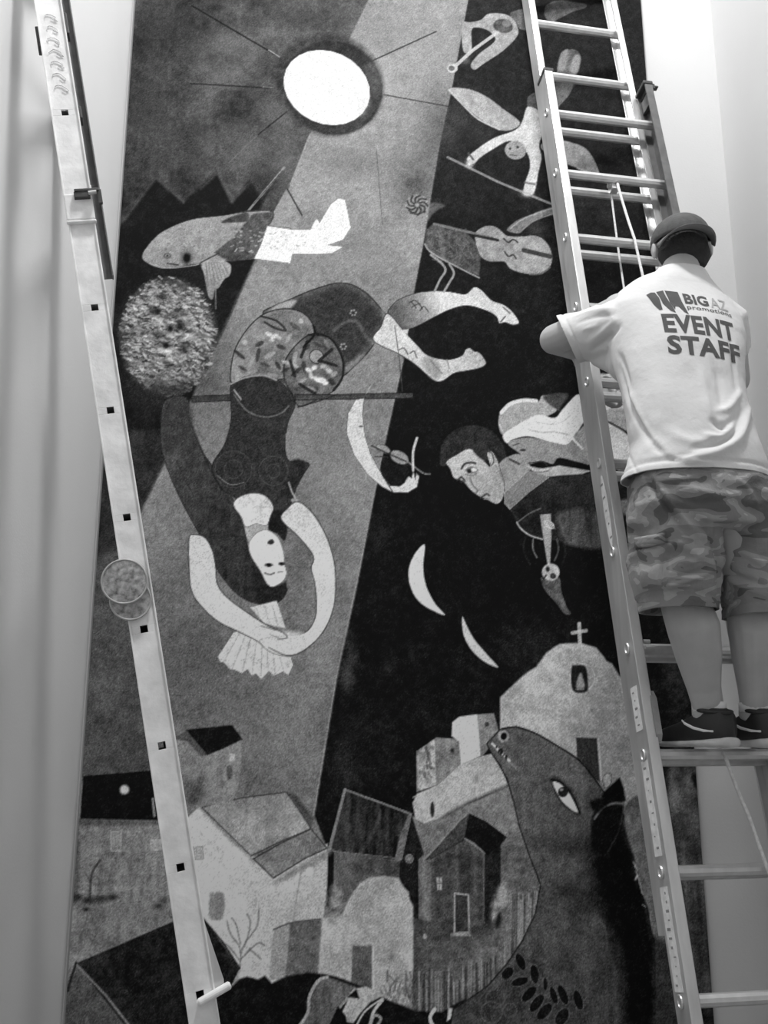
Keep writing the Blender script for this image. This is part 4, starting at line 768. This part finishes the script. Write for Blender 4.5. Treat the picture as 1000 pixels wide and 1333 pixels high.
for an, kn, hp in ((anL, knL, hpL), (anR, knR, hpR)):
    bk = -F0*.012
    limb([an-Vector((0, 0, .06)), an, mix(an, kn, .22), mix(an, kn, .5)+bk, mix(an, kn, .74)+bk*1.6, mix(an, kn, 1), mix(kn, hp, .35), mix(kn, hp, .7), hp], [.040, .041, .046, .063, .072, .066, .076, .088, .09])
    ball(bm, an + F0*.005, .046); 
    f = Vector((math.sin(math.radians(-25)), math.cos(math.radians(-25)), 0))
    limb([an - Vector((0, 0, .045)) - f*.02, an - Vector((0, 0, .055)) + f*.06, an - Vector((0, 0, .07)) + f*.14], [.035, .035, .022])
loft(bm, [(mix(hpL, hpR, .5)-Vector((0, 0, .06)), R0*.15, F0*.09), (mix(hpL, hpR, .5)+Vector((0, 0, .05)), R0*.155, F0*.10), (at(902, 560, 2.60), R0*.135, F0*.085), (at(890, 480, 2.66), R0*.155, F0*.095), (at(880, 420, 2.70), R0*.165, F0*.095), (at(884, 385, 2.72), R0*.11, F0*.07)])
limb([neck - Vector((0, 0, .10)), neck, mix(neck, head, .6), head], [.075, .060, .056, .06])
for sh, el, pts, rr_ in ((shL, elL, [fmL, haL], [.040, .027]), (shR, elR, [mix(elR, haR, .5), haR], [.038, .027])):
    ball(bm, sh, .062); limb([mix(sh, neck, .3), sh, mix(sh, el, .3), mix(sh, el, .7), el], [.055, .058, .054, .052, .050]); ball(bm, el, .050)
    limb([el] + pts, [.049] + rr_)
# head: skull, jaw, nose, ears, brow
hz = Vector((0, 0, 1))
ball(bm, head + hz*.012, .092, (.84, 1.06, 1.0), Matrix((RH, FH, hz)).transposed(), 24)
ball(bm, head + FH*.035 - hz*.065, .055, (.95, 1.0, .85), Matrix((RH, FH, hz)).transposed(), 20)
prism(bm, [head + FH*.09 - hz*.03 + RH*.014, head + FH*.09 - hz*.03 - RH*.014, head + FH*.092 + hz*.018], FH*.018)
limb([head + FH*.088 + hz*.016, head + FH*.112 - hz*.024], [.008, .012])
for s in (-1, 1):
    tube(bm, [head + RH*s*.072 + FH*.002, head + RH*s*.090 - FH*.014], [.012, .013], 12)
    ball(bm, head + RH*s*.087 - FH*.012 - hz*.002, .030, (.28, .62, 1.0), Matrix((RH, FH, hz)).transposed(), 14)
ball(bm, head + FH*.094 - hz*.055, .018, (1.3, .6, .5), Matrix((RH, FH, hz)).transposed(), 12)
# hands: palm and five fingers curled round the ladder
def hand(c, out, fw, side, r=.0085):
    """c palm centre, out = direction of the four fingers, fw = palm normal the fingers curl to, side = across the palm towards the thumb"""
    box(bm, c, out*.042, side*.038, fw*.013)
    for i, (q, L) in enumerate(((-.030, .8), (-.010, .95), (.010, 1.0), (.030, .92))):
        b = c + out*.036 + side*q
        tube(bm, [b, b + out*.024*L + fw*.006, b + out*.034*L + fw*.026*L, b + out*.018*L + fw*.046*L, b - out*.002 + fw*.048*L], [r*1.1, r*1.1, r, r*.95, r*.8], 10)
    b = c - out*.012 + side*.034
    tube(bm, [b, b + side*.020 + out*.010 + fw*.012, b + side*.022 + out*.026 + fw*.030, b + side*.008 + out*.034 + fw*.044], [r*1.4, r*1.25, r*1.1, r*.9], 10)
hand(haL + re*.03 + ru*.02, -rn*-.2 + ru*.0 + (-ru*.2 + re*.6).normalized()*.9, -rn, ru)
hand(haR, rn, re, ru)
body_me = remesh(bm, .0055, 3, .5)
body = P(link('body', body_me, skin, man, True))
# eyes and mouth
for s in (-1, 1):
    bm = bmesh.new(); ball(bm, head + RH*s*.032 + FH*.083 + hz*.012, .012); P(obj('eye', bm, mat('eye_white', .8, .3), man, True))
bm = bmesh.new(); tube(bm, [head + RH*x + FH*(.103-abs(x)*.35) - hz*.050 for x in np.linspace(-.024, .024, 7)], .004, 8); P(obj('mouth', bm, mat('lips', .12, .5), man, True))
# hair under the cap
bm = bmesh.new(); ball(bm, head - FH*.016 + hz*.004, .092, (.84, .98, .86), Matrix((RH, FH, hz)).transposed(), 24)
for i in range(15):
    a = math.radians(-62 + i*124/14); d_ = -FH*math.cos(a) + RH*math.sin(a); tube(bm, [head + d_*.056 + hz*.0, head + d_*.072 - hz*.040, head + d_*.058 - hz*.070], [.03, .02, .012], 8)
P(link('hair', remesh(bm, .006, 2), hair_m, man, True))
# cap, worn back to front
capM = Matrix((RH, FH, hz)).transposed(); cc = head + hz*.030
bm = bmesh.new(); N = 40; rings = []
tilt = (-FH*.10)
for j in range(12):
    ph = math.radians(-10 + 100*j/11); rr2 = math.cos(ph); zz = math.sin(ph)
    L = []
    for k in range(N):
        a = 2*math.pi*k/N; seam = 1 - .012*max(0, math.cos(a*6))**40
        L.append(bm.verts.new(cc + RH*(.093*rr2*math.cos(a)*seam) + FH*(.107*rr2*math.sin(a)*seam) + hz*(.086*zz if zz > 0 else .07*zz) ))
    rings.append(L)
for a_, b_ in zip(rings, rings[1:]):
    for k in range(N): bm.faces.new((a_[k], a_[(k+1) % N], b_[(k+1) % N], b_[k]))
bm.faces.new(rings[-1]); bmesh.ops.recalc_face_normals(bm, faces=bm.faces)
o = P(obj('cap', bm, cap_m, man, True)); s_ = o.modifiers.new('s', 'SOLIDIFY'); s_.thickness = .003; capo = o
bm = bmesh.new(); prev = None; T = 22; rows = []
for j in range(7):
    t = j/6; row = []
    for i in range(T+1):
        u_ = -1 + 2*i/T; a = u_*math.radians(68); ext = .068*t*math.sqrt(max(0, 1-(u_*.96)**4))
        p_ = cc + RH*(.094*math.sin(a)) - FH*(.108*math.cos(a)+ext) - hz*(.010 + .022*t + .020*(u_*u_)*(1 if t else 1)) + RH*(0.0)
        row.append(bm.verts.new(p_))
    rows.append(row)
for a_, b_ in zip(rows, rows[1:]):
    for i in range(T): bm.faces.new((a_[i], a_[i+1], b_[i+1], b_[i]))
bmesh.ops.recalc_face_normals(bm, faces=bm.faces)
def sub(o, par): o.parent = par; o.matrix_parent_inverse = Matrix.Identity(4); return o
o = sub(obj('brim', bm, mat('cap_brim_cloth', .15, .85, nscale=80, amt=.15), None, True), capo); s_ = o.modifiers.new('s', 'SOLIDIFY'); s_.thickness = .004
bm = bmesh.new(); ball(bm, cc + hz*.087, .008, (1, 1, .5)); sub(obj('button', bm, cap_m, None, True), capo)
# ---- T-shirt
bm = bmesh.new()
def ring(y, xl, xr, Y, ry, deg=-9, tz=0, th=26):
    c = at((xl+xr)/2, y, Y); d = (c.y*cp + (c.z-CAMZ)*sp); s = (xr-xl)/2*d/F; t = math.radians(th)
    rx = math.sqrt(max(s*s - (ry*math.sin(t))**2, .0001))/math.cos(t); Rv, Fv = az(deg); return (c, (Rv + hz*tz)*rx, Fv*ry)
SH = [ring(640, 812, 998, 2.585, .142), ring(622, 814, 996, 2.585, .140), ring(606, 820, 992, 2.585, .136), ring(580, 824, 982, 2.59, .128), ring(545, 819, 972, 2.60, .122), ring(505, 811, 965, 2.625, .122), ring(470, 803, 965, 2.65, .125),
      ring(436, 796, 965, 2.68, .124, tz=-.03), ring(412, 795, 960, 2.695, .112, tz=-.06), ring(394, 806, 950, 2.71, .098, tz=-.10), ring(378, 826, 936, 2.72, .085, tz=-.12), ring(366, 846, 922, 2.73, .072, tz=-.10), ring(355, 855, 915, 2.737, .064, tz=-.06)]
loft(bm, SH, 48, 2.3)
slv = at(722, 444, 2.93)
tube(bm, [mix(shL, neck, .35)-hz*.02, at(806, 429, 2.70), at(785, 432, 2.76), at(762, 438, 2.825), slv], [.08, .092, .086, .080, .078], 26)
tube(bm, [mix(shR, neck, .35)-hz*.02, shR-hz*.01, mix(shR, elR, .35), mix(shR, elR, .75)], [.07, .072, .067, .062], 22)
# loose flap under the arm
tube(bm, [at(822, 470, 2.70), at(806, 468, 2.76), at(775, 462, 2.82)], [.075, .055, .035], 16)
me = remesh(bm, .0065, 6, .5)
def crease(co, no, bv, path, wd, amp):
    """raise or sink the cloth along a line of photo points laid on its surface"""
    pts = []
    for x, y in smooth(path, False, 4):
        o_ = cam.location; h = bv.ray_cast(o_, (at(x, y, 2.0)-o_).normalized())
        if h[0] is not None: pts.append(np.array(h[0]))
    if len(pts) < 2: return co
    d = np.full(len(co), 9.0); n_ = len(pts)-1; w_ = np.ones(len(co))
    for k, (p, q) in enumerate(zip(pts, pts[1:])):
        v = q-p; L = v@v + 1e-12; t = np.clip(((co-p)@v)/L, 0, 1); dd = np.linalg.norm(co-p-t[:, None]*v, axis=1); m_ = dd < d
        d = np.where(m_, dd, d); w_ = np.where(m_, np.sin(math.pi*np.clip((k+t)/n_*.9+.05, 0, 1))**.6, w_)
    return co + no*(amp*np.exp(-(d/wd)**2)*w_)[:, None]
def tree(co, me): return BVHTree.FromPolygons([Vector(v) for v in co], [tuple(p.vertices) for p in me.polygons])
co, no = get_co(me), get_no(me); bv0 = tree(co, me)
co = co + no*(vnoise(co*np.array([1, 1, .7]), 9, 3)*.0045 + vnoise(co, 22, 5)*.0018)[:, None]
for path, wd, am in (([(898, 597), (935, 588), (962, 570), (976, 532)], .012, .013), ([(905, 583), (940, 575), (958, 560), (966, 535)], .010, -.012), ([(918, 566), (938, 570), (955, 556)], .009, .010), ([(925, 548), (940, 556), (962, 540)], .008, -.009), ([(935, 535), (950, 530), (964, 510)], .010, .009),
        ([(928, 545), (937, 556), (948, 560)], .006, -.009), ([(806, 478), (818, 520), (838, 560), (864, 594)], .010, -.011), ([(815, 500), (830, 540), (850, 572), (872, 592)], .011, .010), ([(838, 545), (855, 578), (880, 600)], .010, -.006), ([(855, 590), (895, 598), (930, 603)], .008, .006), ([(868, 560), (900, 575), (930, 572)], .014, .005),
        ([(772, 456), (790, 442), (806, 425)], .010, -.012), ([(765, 447), (785, 432), (800, 418)], .008, .006), ([(752, 420), (775, 412), (800, 410)], .008, -.006), ([(748, 412), (775, 403), (800, 402)], .008, .005), ([(758, 430), (778, 424)], .007, .005), ([(806, 462), (812, 480), (820, 510)], .010, -.010), ([(930, 470), (938, 500), (940, 530)], .012, -.007), ([(912, 480), (920, 515), (925, 540)], .014, .006), ([(950, 440), (956, 480), (960, 510)], .010, -.006), ([(850, 480), (860, 520), (858, 550)], .018, .004), ([(826, 604), (870, 596), (900, 592)], .007, -.005)):
    co = crease(co, no, bv0, path, wd, am)
# hem bands, then the hems are trimmed
zc = at(900, 611, 2.465).z; hem = np.exp(-((co[:, 2]-(zc+.022))/.0035)**2); co = co - no*(hem*.0035)[:, None]
SA, SB = at(725, 412, 2.885), at(753, 473, 2.865); SN = (SB-SA).cross(SA-cam.location).normalized(); SN = SN if SN.x < 0 else -SN
dS = (co - np.array(SA))@np.array(SN); co = co - no*((np.exp(-((dS+.020)/.0035)**2)*(co[:, 0] < .75))*.003)[:, None]
set_co(me, co); cut(me, (0, 0, zc), (0, 0, -1), lambda c: c.z < zc+.05); cut(me, SA, SN, lambda c: c.x < .74 and c.z > 2.6)
zr = at(950, 447, 2.78).z; cut(me, (0, 0, zr), (-.1, .1, -1), lambda c: abs(c.z-zr) < .12 and c.x > 1.045 and c.y > 2.74)
co = get_co(me); shirt = P(link('t_shirt', me, shirt_m, man, True)); hem_thick(shirt)
# ---- the print on the back, laid onto the cloth
bvh = BVHTree.FromPolygons([Vector(v) for v in co], [tuple(p.vertices) for p in me.polygons])
BC = at(905, 418, 2.56); TR = (R0 - hz*.050).normalized(); TU = (hz + R0*.050).normalized()
def stick(name, vs, fs, m, off=.0012):
    out = []
    for (x, y) in vs:
        o_ = BC + TR*x + TU*y - F0*.4; h = bvh.ray_cast(o_, F0)
        out.append((h[0] + h[1].normalized()*(off if h[1].dot(F0) < 0 else -off)) if h[0] is not None else o_ + F0*.4)
    m_ = bpy.data.meshes.new(name); m_.from_pydata([tuple(v) for v in out], [], fs); m_.update()
    o = bpy.data.objects.new(name, m_); COL.objects.link(o); m_.materials.append(m); o.parent = shirt; return o
def dense(vs, fs, cut=.006):
    b = bmesh.new(); V_ = [b.verts.new((x, y, 0)) for x, y in vs]
    for f in fs:
        try: b.faces.new([V_[i] for i in f])
        except ValueError: pass
    bmesh.ops.triangulate(b, faces=b.faces[:])
    for _ in range(4):
        e = [e for e in b.edges if e.calc_length() > cut]
        if not e: break
        bmesh.ops.subdivide_edges(b, edges=e, cuts=1); bmesh.ops.triangulate(b, faces=[f for f in b.faces if len(f.verts) > 3])
    b.verts.index_update(); r = [(v.co.x, v.co.y) for v in b.verts], [tuple(v.index for v in f.verts) for f in b.faces]; b.free(); return r
def text(name, s, x, y, h, wd, m, bold=.02):
    c = bpy.data.curves.new('t', 'FONT'); c.body = s; c.size = 1; c.offset = bold; c.resolution_u = 3; c.space_character = 1.04
    o = bpy.data.objects.new('t', c); COL.objects.link(o); dg = bpy.context.evaluated_depsgraph_get(); dg.update(); m_ = bpy.data.meshes.new_from_object(o.evaluated_get(dg))
    bpy.data.objects.remove(o); a = get_co(m_); x0, x1 = a[:, 0].min(), a[:, 0].max(); y0, y1 = a[:, 1].min(), a[:, 1].max()
    vs = [(x + (p[0]-x0)/(x1-x0)*wd, y + (p[1]-y0)/(y1-y0)*h) for p in a]
    return stick(name, *dense(vs, [tuple(p.vertices) for p in m_.polygons]), m)
text('print', 'EVENT', -.100, -.053, .067, .222, print_m, .035)
text('print', 'STAFF', -.098, -.126, .063, .228, print_m, .035)
text('print', 'BIG', -.020, .060, .042, .076, print_m, .035)
text('print', 'AZ', .062, .058, .043, .060, print2_m, .01)
text('print', 'promotions', -.018, .034, .020, .148, print_m, .008)
def pf(pts): return [((x-905)*.00212, (411-y)*.00240+.005) for x, y in pts]
logo = [[(846, 376), (853, 372), (858, 372), (861, 382), (862, 400), (858, 401), (852, 392)], [(860, 371), (870, 368), (871, 380), (876, 396), (878, 405), (872, 402), (864, 390)], [(872, 368), (890, 369), (891, 385), (896, 406), (890, 402), (884, 394), (880, 394), (878, 400), (874, 388)]]
vs, fs = [], []
for poly in logo: fs.append(tuple(range(len(vs), len(vs)+len(poly)))); vs += pf(poly)
o = stick('fang_logo', *dense(vs, fs, .006), print_m); o['kind'] = 'stuff'
# ---- shorts
bm = bmesh.new()
loft(bm, [ring(596, 836, 984, 2.58, .115), ring(630, 826, 998, 2.58, .125), ring(665, 821, 1008, 2.585, .135), ring(690, 826, 1008, 2.59, .12)], 40, 2.5)
loft(bm, [ring(650, 824, 925, 2.58, .125), ring(690, 820, 934, 2.59, .125), ring(725, 820, 938, 2.60, .118), ring(755, 824, 937, 2.61, .112), ring(778, 831, 935, 2.62, .106), ring(792, 834, 933, 2.62, .106), ring(815, 834, 933, 2.62, .106)], 32, 2.3)
loft(bm, [ring(650, 910, 1010, 2.60, .125), ring(690, 930, 1016, 2.62, .125), ring(725, 936, 1018, 2.63, .118), ring(755, 938, 1018, 2.64, .112), ring(780, 940, 1016, 2.65, .104), ring(798, 942, 1015, 2.65, .102), ring(822, 942, 1015, 2.65, .102)], 32, 2.3)
me = remesh(bm, .0065, 5, .5); co, no = get_co(me), get_no(me)
co = co + no*(vnoise(co*np.array([1, 1, 1.4]), 14, 8)*.006 + vnoise(co*np.array([1, 1, 2.2]), 26, 9)*.0028)[:, None]
bv0 = tree(co, me)
for path, wd, am in (([(842, 616), (855, 642), (875, 668), (898, 696)], .008, -.016), ([(850, 620), (872, 655), (900, 685), (922, 700)], .009, .010), ([(905, 672), (922, 690), (934, 720)], .012, -.016), ([(934, 690), (938, 740), (937, 788)], .014, -.018),
        ([(868, 692), (868, 730), (866, 770)], .005, -.007), ([(866, 762), (890, 758), (930, 742)], .008, .010), ([(868, 752), (895, 748), (925, 738)], .006, -.007), ([(868, 712), (884, 708), (905, 718)], .009, .010), ([(870, 722), (890, 722), (918, 734)], .008, -.008), ([(834, 774), (880, 768), (930, 774)], .006, -.008), ([(838, 760), (850, 742), (864, 730)], .008, .007), ([(886, 734), (905, 728), (925, 716)], .009, .007),
        ([(940, 742), (965, 752), (998, 764)], .008, -.011), ([(945, 752), (970, 766), (998, 774)], .008, .008), ([(942, 684), (965, 688), (990, 700)], .012, .011), ([(948, 715), (975, 722), (998, 738)], .008, .008), ([(884, 632), (912, 640), (940, 645)], .010, .010), ([(880, 645), (910, 655), (940, 652)], .008, -.008), ([(855, 626), (880, 624), (905, 620)], .008, .007), ([(942, 650), (965, 655), (985, 670)], .010, -.009), ([(960, 625), (975, 640), (988, 665)], .009, .008), ([(826, 640), (832, 665), (830, 690)], .008, .006)):
    co = crease(co, no, bv0, path, wd, am)
zl, zr = at(885, 789, 2.515).z, at(975, 797, 2.55).z; xm = at(937, 790, 2.6).x
for z_, sd in ((zl, -1), (zr, 1)): co = co - no*(np.exp(-((co[:, 2]-(z_+.03))/.0035)**2)*(((co[:, 0]-xm)*sd) > 0)*.004)[:, None]
set_co(me, co); cut(me, (0, 0, zl), (0, 0, -1), lambda c: c.z < zl+.04 and c.x < xm); cut(me, (0, 0, zr), (0, 0, -1), lambda c: c.z < zr+.04 and c.x >= xm)
shorts = P(link('shorts', me, camo_m, man, True)); hem_thick(shorts); co = get_co(me)
bvs = BVHTree.FromPolygons([Vector(v) for v in co], [tuple(p.vertices) for p in me.polygons])
def patch(name, corners, th, m, nx=10, ny=8):
    """cloth patch following the shorts: four photo corners, pushed out by th"""
    b = bmesh.new(); g = []
    for j in range(ny+1):
        row = []
        for i in range(nx+1):
            s, t = i/nx, j/ny; x = (corners[0][0]*(1-s)+corners[1][0]*s)*(1-t) + (corners[3][0]*(1-s)+corners[2][0]*s)*t
            y = (corners[0][1]*(1-s)+corners[1][1]*s)*(1-t) + (corners[3][1]*(1-s)+corners[2][1]*s)*t
            o_ = at(x, y, 1.5); d_ = (o_ - cam.location).normalized(); h = bvs.ray_cast(o_, d_)
            e_ = min(s, 1-s, t, 1-t); k_ = th*(1 - (1-min(1, e_*5))**2)
            row.append(b.verts.new(h[0] + h[1]*(k_+.0005) if h[0] else at(x, y, 2.56)))
        g.append(row)
    for j in range(ny):
        for i in range(nx): b.faces.new((g[j][i], g[j][i+1], g[j+1][i+1], g[j+1][i]))
    bmesh.ops.recalc_face_normals(b, faces=b.faces); m_ = bpy.data.meshes.new(name); b.to_mesh(m_); b.free(); o = link(name, m_, m, shorts, True); return o
patch('cargo_pocket', [(829, 712), (864, 706), (862, 762), (836, 768)], .012, camo_m)
patch('pocket_flap', [(827, 700), (866, 693), (866, 708), (828, 716)], .017, camo_m)
# ---- socks and shoes
def shoe(heel, deg, lab):
    Rv, Fv = az(deg); base = thing_part = None
    def lo(rows, name, m, par=None, n=28, pw=2.6, **k):
        b = bmesh.new(); loft(b, [(heel + Fv*s + hz*((z0+z1)/2) + Rv*cx, Rv*wx, hz*((z1-z0)/2)) for s, cx, wx, z0, z1 in rows], n, pw)
        o = obj(name, b, m, man if par is None else par, True, **k)
        if par is None: P(o)
        return o
    up_ = lo([(-.004, 0, .016, .03, .055), (.004, 0, .033, .022, .098), (.03, 0, .042, .018, .110), (.065, 0, .044, .016, .106), (.10, 0, .043, .014, .094), (.14, -.002, .043, .012, .078), (.18, -.003, .048, .012, .066), (.22, -.002, .049, .012, .055), (.255, 0, .043, .014, .047), (.28, .003, .028, .016, .038), (.29, .003, .012, .018, .03)], 'shoe', shoe_m, pw=3.6)
    lo([(-.010, 0, .020, .006, .026), (-.004, 0, .034, .002, .030), (.03, 0, .041, 0, .030), (.08, 0, .040, .002, .027), (.13, 0, .043, .004, .024), (.18, -.003, .051, .002, .022), (.23, -.002, .052, .002, .022), (.268, .002, .042, .005, .024), (.292, .003, .022, .010, .024)], 'sole', sole_m, up_)
    for s in (-1, 1):
        b = bmesh.new(); tube(b, [heel + Fv*f_ + Rv*s*w_ + hz*z_ for f_, w_, z_ in ((.018, .0385, .045), (.05, .0405, .047), (.09, .0425, .055), (.12, .0425, .066), (.14, .036, .076))], [.0025, .0045, .0045, .004, .002], 8)
        obj('stripe', b, sock_m, up_, True)
    b = bmesh.new()
    for i in range(5):
        f_ = .115+i*.018; tube(b, [heel + Fv*f_ + Rv*x + hz*(.088-(f_-.10)*.30 - abs(x)*.35) for x in np.linspace(-.026, .026, 7)], .0024, 6)
    obj('laces', b, shoe_m, up_, True, kind='stuff')
    b = bmesh.new(); c_ = heel + Fv*.050 + hz*.100; tube(b, [c_ + Rv*.044*math.cos(a) + Fv*.046*math.sin(a) + hz*.006*math.sin(a) for a in np.linspace(0, 2*math.pi, 29)], .006, 10, cap=False); obj('collar', b, shoe_m, up_, True)
    return up_
shoe(Vector((.925, 2.640, FZ+.001)), -24, ''); shoe(Vector((1.063, 2.664, FZ+.001)), -22, '')
for an in (anL, anR):
    bm = bmesh.new(); tube(bm, [an + hz*.004, an + hz*.020, an + hz*.030], [.0455, .046, .0455], 24); P(obj('sock', bm, sock_m, man, True))
